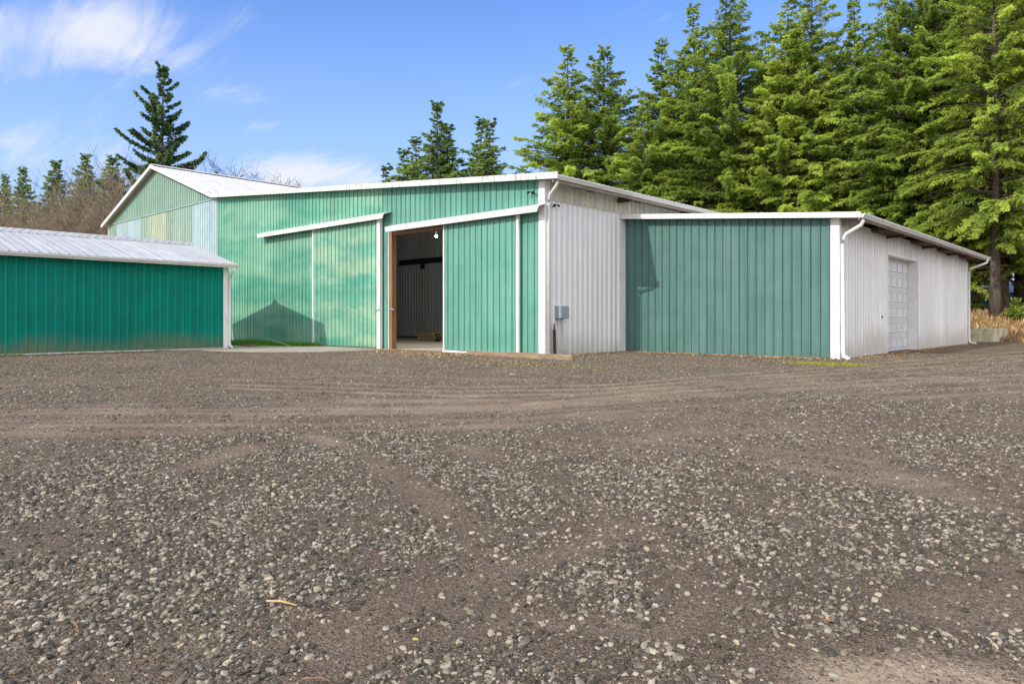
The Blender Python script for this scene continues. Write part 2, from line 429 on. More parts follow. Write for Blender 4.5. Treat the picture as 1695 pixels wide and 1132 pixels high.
def ground_material():
    m, t, b = material('gravel_ground', .9, .12)
    oc = t.node('ShaderNodeTexCoord').outputs['Object']
    at_ = t.node('ShaderNodeAttribute', attribute_name='tint')
    sp = t.node('ShaderNodeSeparateColor'); t.l.new(at_.outputs['Color'], sp.inputs[0])
    trk, grv, bnk = sp.outputs[0], sp.outputs[1], sp.outputs[2]
    mos = at_.outputs['Alpha']
    n_big = t.noise(oc, .55, 5, .6); n_mid = t.noise(oc, 3.2, 6, .65); n_fine = t.noise(oc, 45, 4, .7)
    soil = t.mix(t.ramp(t.math('ADD', t.math('MULTIPLY', n_big, .6), t.math('MULTIPLY', n_mid, .4)), .36, .64), (.185, .134, .087), (.345, .255, .167))
    soil = t.mix(t.ramp(n_mid, .35, .7, 0, .6), soil, (.140, .105, .075))
    soil = t.mix(t.ramp(t.math('MULTIPLY', trk, t.ramp(n_mid, .3, .65, .55, 1.15)), .05, 1.0, 0, .72), soil, (.47, .352, .235))
    soil = t.mix(1.0, soil, t.node_rgb(t.ramp(n_fine, .3, .7, .72, 1.25)), 'MULTIPLY')
    # embedded stones at three sizes
    hsum = t.math('MULTIPLY', n_fine, .35)
    col = soil
    for sc_, thr, seed in ((58, .26, 0), (115, .38, 3), (210, .5, 7)):
        vo = t.node('ShaderNodeTexVoronoi', feature='F1')
        t.put(vo.inputs['Vector'], t.vmath('ADD', oc, (seed, seed * .7, 0))); vo.inputs['Scale'].default_value = sc_
        vc = t.node('ShaderNodeSeparateColor'); t.l.new(vo.outputs['Color'], vc.inputs[0])
        body = t.math('SUBTRACT', 1.0, t.ramp(vo.outputs['Distance'], .36, .52))
        amt = t.math('ADD', thr * .55, t.math('MULTIPLY', grv, .85))
        amt = t.math('SUBTRACT', amt, t.math('MULTIPLY', trk, .2))
        pres = t.math('LESS_THAN', vc.outputs[0], amt)
        msk = t.math('MULTIPLY', body, pres)
        stone = t.mix(t.ramp(vc.outputs[1], .25, .95), (.085, .064, .048), (.44, .335, .23))
        col = t.mix(t.math('MULTIPLY', msk, .85), col, stone)
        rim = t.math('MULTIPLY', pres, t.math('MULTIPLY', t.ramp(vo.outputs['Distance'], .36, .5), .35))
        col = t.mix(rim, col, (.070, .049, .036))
        hsum = t.math('ADD', hsum, t.math('MULTIPLY', t.math('MULTIPLY', pres, t.ramp(vo.outputs['Distance'], .1, .5, 1, 0)), 34.0 / sc_))
    # dry grass bank
    gn = t.noise(t.scale(oc, (5, 5, 5)), 1.0, 6, .7)
    dry = t.mix(t.ramp(gn, .3, .7), (.17, .095, .045), (.47, .32, .155))
    dry = t.mix(t.ramp(t.noise(oc, .9, 4, .6), .56, .7, 0, .6), dry, (.10, .12, .03))
    col = t.mix(bnk, col, dry)
    mc = t.mix(t.ramp(gn, .3, .7), (.12, .17, .02), (.33, .36, .04))
    col = t.mix(mos, col, mc)
    t.put(b.inputs['Base Color'], col)
    bump(t, b, hsum, .75, .010)
    return m
MG = ground_material()
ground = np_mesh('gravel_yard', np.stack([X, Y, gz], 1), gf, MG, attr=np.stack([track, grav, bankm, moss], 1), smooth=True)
tag(ground, 'brown and grey gravel yard with pale wheel tracks', kind='structure')

# loose crushed stones lying on it
def ico():
    p = (1 + 5 ** .5) / 2
    v = np.array([(-1, p, 0), (1, p, 0), (-1, -p, 0), (1, -p, 0), (0, -1, p), (0, 1, p), (0, -1, -p), (0, 1, -p), (p, 0, -1), (p, 0, 1), (-p, 0, -1), (-p, 0, 1)], float)
    v /= np.linalg.norm(v[0])
    f = np.array([(0, 11, 5), (0, 5, 1), (0, 1, 7), (0, 7, 10), (0, 10, 11), (1, 5, 9), (5, 11, 4), (11, 10, 2), (10, 7, 6), (7, 1, 8), (3, 9, 4), (3, 4, 2), (3, 2, 6), (3, 6, 8), (3, 8, 9), (4, 9, 5), (2, 4, 11), (6, 2, 10), (8, 6, 7), (9, 8, 1)])
    return v, f
def stones():
    rng = np.random.default_rng(11)
    N, W = 800000, math.radians(112)
    d = np.sqrt(1.4 ** 2 * (26 / 1.4) ** (2 * rng.random(N) ** .86))
    u = np.log(d / 1.4) / math.log(26 / 1.4)
    q = N * (u ** (1 / .86 - 1) / .86) / (d * math.log(26 / 1.4)) / (W * d)     # candidates per square metre
    a = YAW + (rng.random(N) - .5) * W
    x, y = -np.sin(a) * d, np.cos(a) * d
    g = gravel_field(x, y)
    clump = vnoise(x, y, 40, 4, 2.6)
    want = (1000 + 2900 * np.clip(g - .12, 0, 1) ** 1.3 * (.15 + 1.6 * smooth(.3, .7, clump))) * np.minimum(1, (7.0 / d) ** 1.1)
    want = want * (1 - .8 * np.clip(seg_field(x, y) * 1.3, 0, 1))
    keep = rng.random(N) < want / q
    keep &= ~((y > 10.9 + .1) & (x < -16.5) & (x > -25.6) & (y > 14.9)) & (y < 40) & ~((x < -24.9) & (y < 12.3))
    keep &= ~((y > 15.5) & (x < -13)) & ~((y > 19.7) & (x < -6.3))
    keep &= ~((x < -20) & (x > -24.6) & (y > 10.6))
    x, y, d, g = x[keep], y[keep], d[keep], g[keep]
    n = len(x)
    r = .0026 * np.exp(rng.normal(0, .58, n)) * (1 + .6 * g) * (1 + .03 * d)
    r = np.where(rng.random(n) < .05, r * 1.8, r)
    r = np.clip(r, .0016, .0135)
    v, f = ico()
    P = v[None] * (1 + (rng.random((n, 12, 1)) - .5) * .5)
    P = P + (rng.random((n, 12, 3)) - .5) * .30
    P = P * np.stack([1 + rng.random(n) * .7, .8 + rng.random(n) * .5, .5 + rng.random(n) * .4], 1)[:, None]
    yaw = rng.random(n) * 6.283; tilt = rng.normal(0, .3, n)
    c, s = np.cos(tilt)[:, None], np.sin(tilt)[:, None]
    P = np.stack([P[..., 0] * c + P[..., 2] * s, P[..., 1], -P[..., 0] * s + P[..., 2] * c], -1)
    c, s = np.cos(yaw)[:, None], np.sin(yaw)[:, None]
    P = np.stack([P[..., 0] * c - P[..., 1] * s, P[..., 0] * s + P[..., 1] * c, P[..., 2]], -1)
    P *= r[:, None, None]
    z = ground_z(x, y) + .012 * (vnoise(x, y, 33, 3, 3.0) - .5) - seg_field(x, y) * .008
    P += np.stack([x, y, z + r * .22], 1)[:, None]
    F = (f[None] + (np.arange(n) * 12)[:, None, None]).reshape(-1, 3)
    k = rng.random(n)
    val = .075 + .42 * k ** 2.1
    warm = rng.random(n)
    colr = np.stack([val, val * (.83 + .05 * (1 - warm)), val * (.56 + .15 * (1 - warm)), np.ones(n)], 1)
    m, t, b = material('crushed_stone', .85, .2)
    at_ = t.node('ShaderNodeAttribute', attribute_name='tint')
    nn = t.noise(t.node('ShaderNodeTexCoord').outputs['Object'], 90, 3, .6)
    t.put(b.inputs['Base Color'], t.mix(1.0, at_.outputs['Color'], t.node_rgb(t.ramp(nn, .3, .7, .8, 1.15)), 'MULTIPLY'))
    o = np_mesh('loose_gravel', P.reshape(-1, 3), F, m, attr=np.repeat(colr, 12, 0))
    tag(o, 'loose crushed grey and tan stones strewn over the yard', 'gravel', kind='stuff')
    print('stones', n)
stones()

# ------------------------------------------------------------------ main barn
ZB = .0
A_Y = 15.79
GREEN_END, MID, CORNER = -33.74, -20.82, -13.21
def lean(x): return 5.155 + .0905 * (-12.42 - x)        # top of the low roof
def gable(x): return 7.02 + (9.52 - 7.02) * (1 - abs(x + 41.15) / 7.45)
barn = empty('main_barn', (-30, 27, 0), 'long green and white metal barn with two sliding doors, one standing open', 'barn')
front = lambda u, o, z: (u, A_Y - o, z)
MB().panel(front, -48.6, GREEN_END, 6.98, lambda u: gable(u) - .06, breaks=(-41.15,)).build('gable_wall', GABLE, barn)
for x0, x1, m in ((-48.6, -47.22, PAN_GRN), (-47.22, -43.43, PAN_BLUE), (-43.43, -42.18, PAN_GRN), (-42.18, -39.9, PAN_YEL),
                  (-39.9, -37.7, PAN_GRN), (-37.7, -36.54, PAN_GRN), (-36.54, GREEN_END, PAN_BLUE)):
    MB().panel(front, x0, x1, ZB, 6.96).build('wall_panel', m, barn)
MB().box(-48.6, GREEN_END, A_Y - .05, A_Y - .031, 6.94, 7.0).build('gable_trim', PAN_GRN, barn)
MB().panel(front, GREEN_END, MID, ZB, lambda u: lean(u) - .05).build('front_wall', GREEN_GLINT, barn)
fw = MB()
fw.panel(front, MID, -20.42, ZB, lambda u: lean(u) - .05)
fw.panel(front, -20.42, -16.9, 4.27, lambda u: lean(u) - .05)
fw.panel(front, -16.9, CORNER - .19, ZB, lambda u: lean(u) - .05)
tag(fw.build('front_wall', GREEN_A, barn), 'evenly green front wall around the open doorway')
MB().box(GREEN_END - .06, GREEN_END + .04, A_Y - .04, A_Y - .025, ZB, 6.92).build('wall_trim', PAN_GRN, barn)
MB().box(-48.68, -48.58, A_Y - .04, A_Y + .1, ZB, 7.0).build('wall_trim', WHITE, barn)
# white corner board wrapped round the right corner
MB().box(CORNER - .2, CORNER + .028, A_Y - .034, A_Y, ZB, 5.1).box(CORNER + .004, CORNER + .03, A_Y, A_Y + .2, ZB, 5.1).build('corner_trim', WHITE, barn)
# side and back walls
side = lambda u, o, z: (CORNER + o, u, z)
MB().panel(side, A_Y + .2, 38.3, ZB, 4.585, rib=.036, rw=.042).build('side_wall', WHITE_B, barn)
MB().panel(lambda u, o, z: (CORNER + .022 + o, u, z), A_Y + .2, 38.3, 4.56, 5.04).build('frieze', TAN_B, barn)
MB().panel(lambda u, o, z: (-48.6 - o, u, z), A_Y, 38.3, ZB, 6.98).build('side_wall', GABLE, barn)
MB().panel(lambda u, o, z: (u, 38.3 + o, z), -48.6, GREEN_END, ZB, lambda u: gable(u) - .06, breaks=(-41.15,)).panel(
    lambda u, o, z: (u, 38.3 + o, z), GREEN_END, CORNER, ZB, lambda u: lean(u) - .05).build('back_wall', GABLE, barn)
# roofs: low sheet over the front part, gable roof at the left
Y0, Y1, EAVE = 15.47, 38.5, -12.66
def roof(name, x0, z0, x1, z1, ya, yb, mat, th=.0):
    mb = MB()
    def fn(u, o, s):
        k = (s - 0) / 10.0
        return (x0 + (x1 - x0) * k, u, z0 + (z1 - z0) * k + o)
    mb.panel(fn, ya, yb, 0, 10.0, rib=.018, rw=.026)
    L = math.hypot(x1 - x0, z1 - z0)
    mb.uv = [(a, b * L / 10) for a, b in mb.uv]
    return mb.build(name, mat, barn) if name != 'shed' else mb
roof('low_roof', GREEN_END - .3, lean(GREEN_END - .3) + .03, EAVE, lean(EAVE) + .03, Y0, Y1, ROOF)
roof('gable_roof', -41.15, gable(-41.15) + .06, GREEN_END, gable(GREEN_END) + .115, Y0, Y1, ROOF)
roof('gable_roof', -41.15, gable(-41.15) + .06, -48.95, 6.96, Y0, Y1, ROOF)
MB().extrude([(-.28, -.075), (0, .03), (.28, -.075), (.28, -.055), (0, .05), (-.28, -.055)],
             lambda a, p, q: (-41.15 + p, a, gable(-41.15) + .10 + q), Y0 - .02, Y1).build('ridge_cap', ROOF, barn)
def board(x0, z0, x1, z1, y0, y1, h):
    return MB().hexa([(x0, y0, z0 - h), (x1, y0, z1 - h), (x1, y1, z1 - h), (x0, y1, z0 - h)],
                     [(x0, y0, z0), (x1, y0, z1), (x1, y1, z1), (x0, y1, z0)])
board(GREEN_END, lean(GREEN_END) + .05, -12.45, lean(-12.45) + .05, 15.43, 15.47, .185).build('fascia', FASCIA, barn)
board(-41.15, gable(-41.15) + .09, GREEN_END, gable(GREEN_END) + .10, 15.43, 15.468, .19).build('fascia', WHITE, barn)
board(-48.97, 6.99, -41.15, gable(-41.15) + .09, 15.43, 15.468, .19).build('fascia', WHITE, barn)
board(GREEN_END, lean(GREEN_END) + .02, -12.7, lean(-12.7) + .02, 15.47, 15.78, .03).build('soffit', FASCIA, barn)
def gutter(x, y0, y1, zt, w, h, mat, parent):
    prof = [(0, 0), (0, -h), (w * .62, -h), (w * .82, -h * .55), (w, -h * .4), (w, 0), (w - .014, 0), (w - .014, -.022), (.012, -.022), (.012, 0)]
    return MB().extrude(prof, lambda a, p, q: (x + p, a, zt + q), y0, y1).build('gutter', mat, parent)
gutter(EAVE + .02, 15.47, 38.4, 5.165, .125, .125, GUTTER, barn)
MB().box(EAVE - .03, EAVE + .018, 15.49, 38.4, 4.96, 5.13).build('eave_board', OLD_WOOD, barn)
for y in (19.5, 23.6, 27.7, 31.8, 35.9):
    MB().box(CORNER + .06, EAVE - .04, y - .08, y + .08, 4.90, 5.07).build('rafter', DARK_WOOD, barn)
# downspout at the corner, S-bend from the gutter back to the wall
MB().tube([(-12.58, 15.60, 5.06), (-12.58, 15.60, 4.97), (-12.62, 15.62, 4.88), (-12.98, 15.78, 4.70), (-13.10, 15.86, 4.60), (-13.12, 15.88, 4.45), (-13.12, 15.88, .24)],
          .046, 10).build('downspout', WHITE, barn, smooth=True)
# doorway
MB().box(-20.42, -20.25, A_Y - .03, A_Y + .18, .05, 4.22).box(-20.18, -16.9, A_Y - .02, A_Y + .16, 4.10, 4.24).box(-16.9, -16.74, A_Y + .02, A_Y + .18, .05, 4.22).build('door_frame', WOOD, barn)
MB().box(-20.455, -20.42, A_Y - .045, A_Y - .005, .05, 4.25).build('wall_trim', WHITE, barn)
lt = MB().box(-20.36, -20.16, A_Y - .075, A_Y - .03, 1.46, 1.50).box(-20.20, -20.06, A_Y - .095, A_Y - .06, 1.43, 1.47).build('latch', STEEL, barn)
# right sliding door, pushed open
dr = MB().panel(lambda u, o, z: (u, 15.665 - o, z), -17.35, -14.14, .12, 4.26).build('sliding_door', GREEN_DOOR_R, barn)
tag(dr, 'green sliding door pushed right, leaving the doorway open')
MB().box(-17.40, -17.35, 15.63, 15.69, .07, 4.26).box(-14.16, -14.07, 15.615, 15.69, .07, 4.26).box(-17.40, -13.68, 15.60, 15.66, .04, .10).build('door_trim', WHITE, dr)
# left sliding door, closed
dl = MB().panel(lambda u, o, z: (u, 15.665 - o, z), -25.12, -20.93, .09, 4.78).build('sliding_door', GREEN_DOOR_L, barn)
tag(dl, 'closed sliding door with painted yellowish sun reflections')
MB().box(-25.18, -25.11, 15.62, 15.69, .06, 4.78).build('door_trim', WHITE, dl)
MB().box(-21.05, -20.75, 15.575, 15.61, 1.42, 1.47).build('handle', STEEL, dl)
MB().box(-20.91, -20.74, 15.60, 15.72, .05, 4.70).build('door_post', WHITE, barn)
def hood(x0, x1, zt, mat=HOOD):
    # bent flashing over the track: slopes out from the wall and turns down at the lip; ends cut back
    mb = MB()
    p = [(15.765, zt + .11), (15.45, zt + .01), (15.425, zt - .04), (15.425, zt - .165), (15.445, zt - .165), (15.447, zt - .035), (15.468, zt - .005), (15.765, zt + .09)]
    n = len(p)
    def ring(x, sgn):
        return [(x + sgn * (zt + .11 - q[1]) * .42, q[0], q[1]) for q in p]
    v = ring(x0, 1) + ring(x1, -1)
    mb.add(v, [(i, (i + 1) % n, n + (i + 1) % n, n + i) for i in range(n)] + [tuple(range(n - 1, -1, -1)), tuple(range(n, 2 * n))])
    h = mb.build('door_hood', mat, barn)
    MB().box(x0 + .25, x1 - .25, 15.50, 15.56, zt - .10, zt - .03).build('door_track', STEEL, h)
    return h
hood(-29.35, -20.25, 4.83)
hood(-20.28, -13.08, 4.335)
# inside
MB().box(-39.95, CORNER - .1, A_Y + .19, 26.72, .0, .055).build('floor', CONC, barn)
MB().panel(lambda u, o, z: (u, 26.7 - o, z), -40, CORNER - .05, .12, lambda u: min(lean(u), 6.9) - .12, pitch=.257).build('inner_wall', INTERIOR, barn)
MB().box(-33.3, -26, 26.45, 26.66, 4.28, 4.58).build('wall_beam', BLACK, barn)
MB().box(-31.4, -31.25, 26.5, 26.66, 4.0, 4.27).build('beam_bracket', BLACK, barn)
MB().panel(lambda u, o, z: (-39.9 + o, u, z), A_Y + .05, 26.65, .06, 6.9).build('inner_wall', INTERIOR, barn)
for y in (18.4, 21.2, 24.0):
    board(-33.6, lean(-33.6) - .06, CORNER - .2, lean(CORNER - .2) - .06, y, y + .1, .3).build('roof_beam', OLD_WOOD, barn)

lamp = empty('hanging_bulb', (-21.55, 19.0, 4.3), 'lit round bulb hanging inside the open barn doorway', 'light bulb')
m_, t_, b_ = material('lit_bulb', .3)
b_.inputs['Base Color'].default_value = (.9, .9, .8, 1)
b_.inputs['Emission Color'].default_value = (1, .95, .8, 1); b_.inputs['Emission Strength'].default_value = 4
def sphere(mb, c, r, seg=14, ring=8, sx=1, sy=1, sz=1):
    vs = [(c[0], c[1], c[2] + r * sz)]
    for a in range(1, ring):
        th = math.pi * a / ring
        for k in range(seg):
            ph = 2 * math.pi * k / seg
            vs.append((c[0] + r * sx * math.sin(th) * math.cos(ph), c[1] + r * sy * math.sin(th) * math.sin(ph), c[2] + r * sz * math.cos(th)))
    vs.append((c[0], c[1], c[2] - r * sz))
    fs = [(0, 1 + k, 1 + (k + 1) % seg) for k in range(seg)]
    for a in range(ring - 2):
        for k in range(seg):
            p, q = 1 + a * seg + k, 1 + a * seg + (k + 1) % seg
            fs.append((p, p + seg, q + seg, q))
    L = len(vs) - 1; s0 = 1 + (ring - 2) * seg
    fs += [(s0 + (k + 1) % seg, s0 + k, L) for k in range(seg)]
    return mb.add(vs, fs)
sphere(MB(), (-21.55, 19, 4.45), .06).build('bulb', m_, lamp, smooth=True)
MB().tube([(-21.55, 19, 4.53), (-21.55, 19, 4.62)], .04, 8).build('socket', PIPE, lamp)
MB().tube([(-21.55, 19, 4.62), (-21.55, 19, lean(-21.55) - .02)], .012, 6).build('cord', BLACK, lamp)
pl = bpy.data.lights.new('bulb_light', 'POINT'); pl.energy = 380; pl.color = (1, .96, .92); pl.shadow_soft_size = .1
plo = bpy.data.objects.new('bulb_light', pl); plo.location = (-21.55, 19, 4.25); COL.objects.link(plo)

pal = []
for k in range(3):
    p = empty('wood_pallet', (-26.2, 23.1, .056 + k * .135), ('bottom pallet of the low stack inside the barn doorway', 'middle pallet of the low stack inside the barn doorway',
                                                           'topmost pallet of the low stack inside the barn doorway')[k], 'pallet', 'stacked pallets inside the barn')
    z = .056 + k * .135; dx = (.0, .06, -.05)[k]
    mb = MB()
    for j in range(6): mb.box(-26.9 + dx + j * .22, -26.75 + dx + j * .22, 22.4, 23.6, z + .112, z + .13)
    mb.build('deck', TIMBER, p)
    for yy in (22.45, 22.97, 23.49): MB().box(-26.9 + dx, -25.65 + dx, yy, yy + .06, z, z + .111).build('runner', TIMBER, p)

# fixtures on the barn
def floodlight(loc, out, label):
    e = empty('security_light', loc, label, 'security light')
    o = Vector(out); s = o.cross(Vector((0, 0, 1)))
    L = Vector(loc)
    MB().tube([L, L + o * .05], .035, 10).build('base', BLACK, e)
    for k in (-1, 1):
        a = L + o * .045 + s * k * .02; b = a + s * k * .055 + o * .03 + Vector((0, 0, .03))
        mb = MB().tube([a, b], .014, 6)
        mb.tube([b, b + o * .02 + Vector((0, 0, -.012)), b + o * .075 + s * k * .03 + Vector((0, 0, -.05))], [.016, .027, .034], 10)
        mb.build('lamp_head', BLACK, e)
    return e
floodlight((-13.62, A_Y - .02, 4.80), (0, -1, 0), 'black twin floodlight on the green wall above the open sliding door')
floodlight((-13.18, 16.16, 4.42), (1, 0, 0), 'black floodlight on the white side wall beside the downspout')
box = empty('meter_box', (-13.05, 16.45, .0), 'grey metal electrical box on the white side wall', 'electrical box')
MB().box(-13.19, -12.97, 16.22, 16.62, 1.13, 1.50).build('case', STEEL, box, bevel=.012)
MB().box(-12.969, -12.955, 16.235, 16.605, 1.145, 1.485).build('cover', STEEL, box, bevel=.004)
MB().tube([(-13.08, 16.42, 1.125), (-13.08, 16.42, 1.0), (-12.92, 16.38, .0)], .03, 8).build('conduit', PIPE, box, smooth=True)
pp = empty('black_pipe', (-13.08, 16.1, 0), 'short black pipe standing beside the corner downspout', 'pipe')
MB().tube([(-13.06, 16.08, 0), (-13.1, 16.1, .8)], .045, 8).build('pipe', BLACK, pp)
MB().tube([(-13.1, 16.1, .8), (-13.105, 16.1, .86), (-13.11, 16.11, .98)], [.03, .022, .018], 8).build('tip', BLACK, pp)
for k, (x0, y0, x1, y1, z0, lab) in enumerate(((-15.6, 15.10, -13.1, 14.92, .03, 'shorter weathered timber lying under the open sliding door'),
                                              (-13.75, 14.95, -11.35, 14.80, .03, 'longer weathered timber beam on the gravel by the barn corner'))):
    h = (.13, .15)[k]; w = .14
    o = MB().hexa([(x0, y0 - w, z0), (x1, y1 - w, z0), (x1, y1, z0), (x0, y0, z0)], [(x0, y0 - w, z0 + h), (x1, y1 - w, z0 + h), (x1, y1, z0 + h), (x0, y0, z0 + h)])
    tag(o.build('timber_beam', TIMBER, bevel=.012), lab, 'timber', 'timbers on the gravel')

# ------------------------------------------------------------------ right-hand wing
C_Y, D_X, D_END = 19.92, -6.44, 36.72
def wroof(x): return 4.50 - .0900 * (x + 13.15)
wing = empty('lean_to_wing', (-9.8, 28, 0), 'lower dark green and white metal wing with a garage door', 'shed')
MB().panel(lambda u, o, z: (u, C_Y - o, z), CORNER + .03, D_X - .19, ZB, lambda u: wroof(u) - .06).build('front_wall', GREEN_C, wing)
MB().box(CORNER + .032, CORNER + .058, C_Y - .40, C_Y - .03, ZB, 4.36).build('corner_trim', WHITE, wing)
MB().box(D_X - .2, D_X + .03, C_Y - .036, C_Y, ZB, 3.80).box(D_X + .004, D_X + .032, C_Y, C_Y + .16, ZB, 3.78).build('corner_trim', WHITE, wing)
dside = lambda u, o, z: (D_X + o, u, z)
mb = MB()
for a_, b_, c_ in ((C_Y + .16, 24.40, ZB), (24.40, 28.02, 3.16), (28.02, D_END, ZB)): mb.panel(dside, a_, b_, c_, 3.78, rib=.036, rw=.042)
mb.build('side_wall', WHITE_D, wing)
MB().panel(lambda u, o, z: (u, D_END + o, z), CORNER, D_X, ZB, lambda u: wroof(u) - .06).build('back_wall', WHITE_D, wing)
# recessed overhead door
REC = D_X - .29
MB().box(REC, D_X + .026, 27.98, 28.03, ZB, 3.20).box(REC, D_X + .026, 24.39, 24.44, ZB, 3.20).box(REC, D_X + .026, 24.44, 27.98, 3.13, 3.17).build('door_frame', WHITE, wing)
gd = MB().box(REC - .05, REC - .002, 24.45, 27.97, .05, 3.12).build('garage_door', DOORW, wing)
for r in range(6):
    mb = MB()
    z0 = .07 + r * .508
    for c in range(5):
        y0 = 24.5 + c * .695
        a, b2, c2, d2 = y0 + .05, y0 + .645, z0 + .07, z0 + .44
        # raised panel with sloping edges
        q = lambda y0_, y1_, z0_, z1_, x: [(x, y0_, z0_), (x, y1_, z0_), (x, y1_, z1_), (x, y0_, z1_)]
        v = q(a, b2, c2, d2, REC - .001) + q(a + .03, b2 - .03, c2 + .03, d2 - .03, REC - .016 + .03) + q(a + .08, b2 - .08, c2 + .08, d2 - .08, REC + .004)
        f = [(0, 1, 5, 4), (1, 2, 6, 5), (2, 3, 7, 6), (3, 0, 4, 7), (4, 5, 9, 8), (5, 6, 10, 9), (6, 7, 11, 10), (7, 4, 8, 11), (8, 9, 10, 11)]
        mb.add(v, f)
    mb.box(REC - .001, REC + .005, 24.46, 27.96, z0 - .012, z0 + .004)
    sec = mb.build('door_section', DOORW, gd)
    sec.data.materials.append(GROOVE)
    for p in sec.data.polygons:
        if p.index < 45 and p.index % 9 < 4: p.material_index = 1
    sec.data.polygons[45].material_index = 1
    for k in range(45, 51): sec.data.polygons[k].material_index = 1
WE = -5.86
def wfn(u, o, s):
    x = CORNER + .05 + (WE - CORNER - .05) * s / 10
    return (x, u, wroof(x) + .02 + o)
mb = MB().panel(wfn, 19.64, 37.45, 0, 10, rib=.018, rw=.026); mb.uv = [(a, b * .74) for a, b in mb.uv]
mb.build('roof', ROOF, wing)
board(CORNER + .02, wroof(CORNER + .02) + .04, WE + .06, wroof(WE + .06) + .04, 19.60, 19.64, .15).build('fascia', WHITE, wing)
board(CORNER + .06, wroof(CORNER + .06) - .02, WE, wroof(WE) - .02, 19.64, 19.90, .03).build('soffit', WHITE, wing)
gutter(WE + .03, 19.66, 37.6, 3.85, .12, .12, GUTTER, wing)
MB().box(WE - .02, WE + .028, 19.66, 37.5, 3.68, 3.82).build('eave_board', OLD_WOOD, wing)
for k, y in enumerate((20.15, 24.3, 28.7, 32.5, 36.3)):
    MB().box(D_X - .5, WE - .03, y - .07, y + .07, 3.63, 3.84).build('rafter', OLD_WOOD if k == 0 else DARK_WOOD, wing)
    if k: MB().box(D_X + .03, WE - .12, y - 1.6, y - .08, 3.70, 3.80).build('dark_eave_gap', DARK_WOOD, wing)  # dark boxes stand in for the shaded openings under the eave
MB().tube([(-5.78, 19.74, 3.74), (-5.78, 19.74, 3.66), (-5.82, 19.76, 3.56), (-6.24, 19.94, 3.38), (-6.35, 20.0, 3.26), (-6.355, 20.0, 3.1), (-6.355, 20.0, .22), (-6.33, 19.98, .12), (-6.16, 19.86, .06)],
          .05, 10).build('downspout', WHITE, wing, smooth=True)
MB().tube([(-5.76, 37.1, 3.74), (-5.78, 37.0, 3.58), (-6.1, 36.7, 3.42), (-6.33, 36.55, 3.32), (-6.36, 36.54, 3.15), (-6.36, 36.54, .22), (-6.3, 36.5, .1), (-6.08, 36.4, .06)],
          .05, 10).build('downspout', WHITE, wing, smooth=True)
MB().tube([(D_X + .02, 23.75, 1.18), (D_X + .05, 23.75, 1.18)], .035, 8).build('outlet_plate', BLACK, wing)

# ------------------------------------------------------------------ green shed at the left
S_X, S_Y0, S_Y1, RIDGE = -25.2, -3.0, 12.13, -28.8
shed = empty('green_shed', (-28.8, 4.5, 0), 'long low teal green shed with a white ribbed roof', 'shed')
MB().panel(lambda u, o, z: (S_X + o, u, z), S_Y0, S_Y1 - .16, .085, 2.99).build('side_wall', TEAL, shed)
def srf(x): return 4.09 - .252 * abs(x - RIDGE)
for yy, s in ((S_Y1, 1), (S_Y0, -1)):
    MB().panel(lambda u, o, z: (u, yy + s * o, z), -32.4, S_X - .02, .05, lambda u: srf(u) - .06, breaks=(RIDGE,)).build('end_wall', TEAL, shed)
MB().panel(lambda u, o, z: (-32.4 - o, u, z), S_Y0, S_Y1, .05, 3.1).build('side_wall', TEAL, shed)
MB().box(S_X - .02, S_X + .035, S_Y0, S_Y1 - .16, .045, .082).build('base_board', WHITE, shed)
MB().box(S_X - .01, S_X + .032, S_Y1 - .16, S_Y1 + .03, .03, 3.0).build('corner_trim', WHITE, shed)
for xe in (-24.86, -32.74):
    def sfn(u, o, s):
        x = RIDGE + (xe - RIDGE) * s / 10
        return (x, u, srf(x) + o)
    mb = MB().panel(sfn, S_Y0 - .2, S_Y1 + .2, 0, 10, rib=.014, rw=.024); mb.uv = [(a, b * .41) for a, b in mb.uv]
    mb.build('roof', SHED_ROOF, shed)
MB().extrude([(-.24, -.055), (-.08, .05), (0, .09), (.08, .05), (.24, -.055), (.24, -.035), (.09, .075), (0, .12), (-.09, .075), (-.24, -.035)],
             lambda a, p, q: (RIDGE + p, a, 4.09 + q), S_Y0 - .22, S_Y1 + .22).build('ridge_cap', SHED_ROOF, shed)
board(RIDGE, srf(RIDGE) - .01, -24.88, srf(-24.88) - .01, S_Y1 + .17, S_Y1 + .2, .13).build('fascia', WHITE, shed)
gutter(-24.87, S_Y0 - .2, S_Y1 + .21, 3.085, .12, .12, GUTTER, shed)
MB().box(S_X + .03, -24.875, S_Y0 - .2, S_Y1 + .19, 2.995, 3.012).build('soffit', WHITE, shed)
MB().tube([(-24.82, S_Y1 + .10, 2.97), (-24.85, S_Y1 + .09, 2.86), (-25.05, S_Y1 + .06, 2.72), (-25.13, S_Y1 + .05, 2.62), (-25.13, S_Y1 + .05, .25), (-25.10, S_Y1 + .06, .14), (-24.98, S_Y1 + .10, .08)],
          .042, 10).build('downspout', WHITE, shed, smooth=True)

# ------------------------------------------------------------------ apron, grass and small things
ap = [(-25.1, 9.6), (-24.4, 10.75), (-23.0, 10.95), (-21.6, 11.55), (-20.25, 13.0), (-19.75, 15.0), (-19.7, 15.6), (-31, 15.6), (-31, 12.4), (-25.1, 12.4)]
apm = MB().add([(x, y, .066) for x, y in ap] + [(x, y, -.05) for x, y in ap], [tuple(range(10))] + [(k, (k + 10), (k + 1) % 10 + 10, (k + 1) % 10) for k in range(10)])
tag(apm.build('concrete_apron', CONC), 'pale concrete apron in front of the left sliding door', kind='structure')

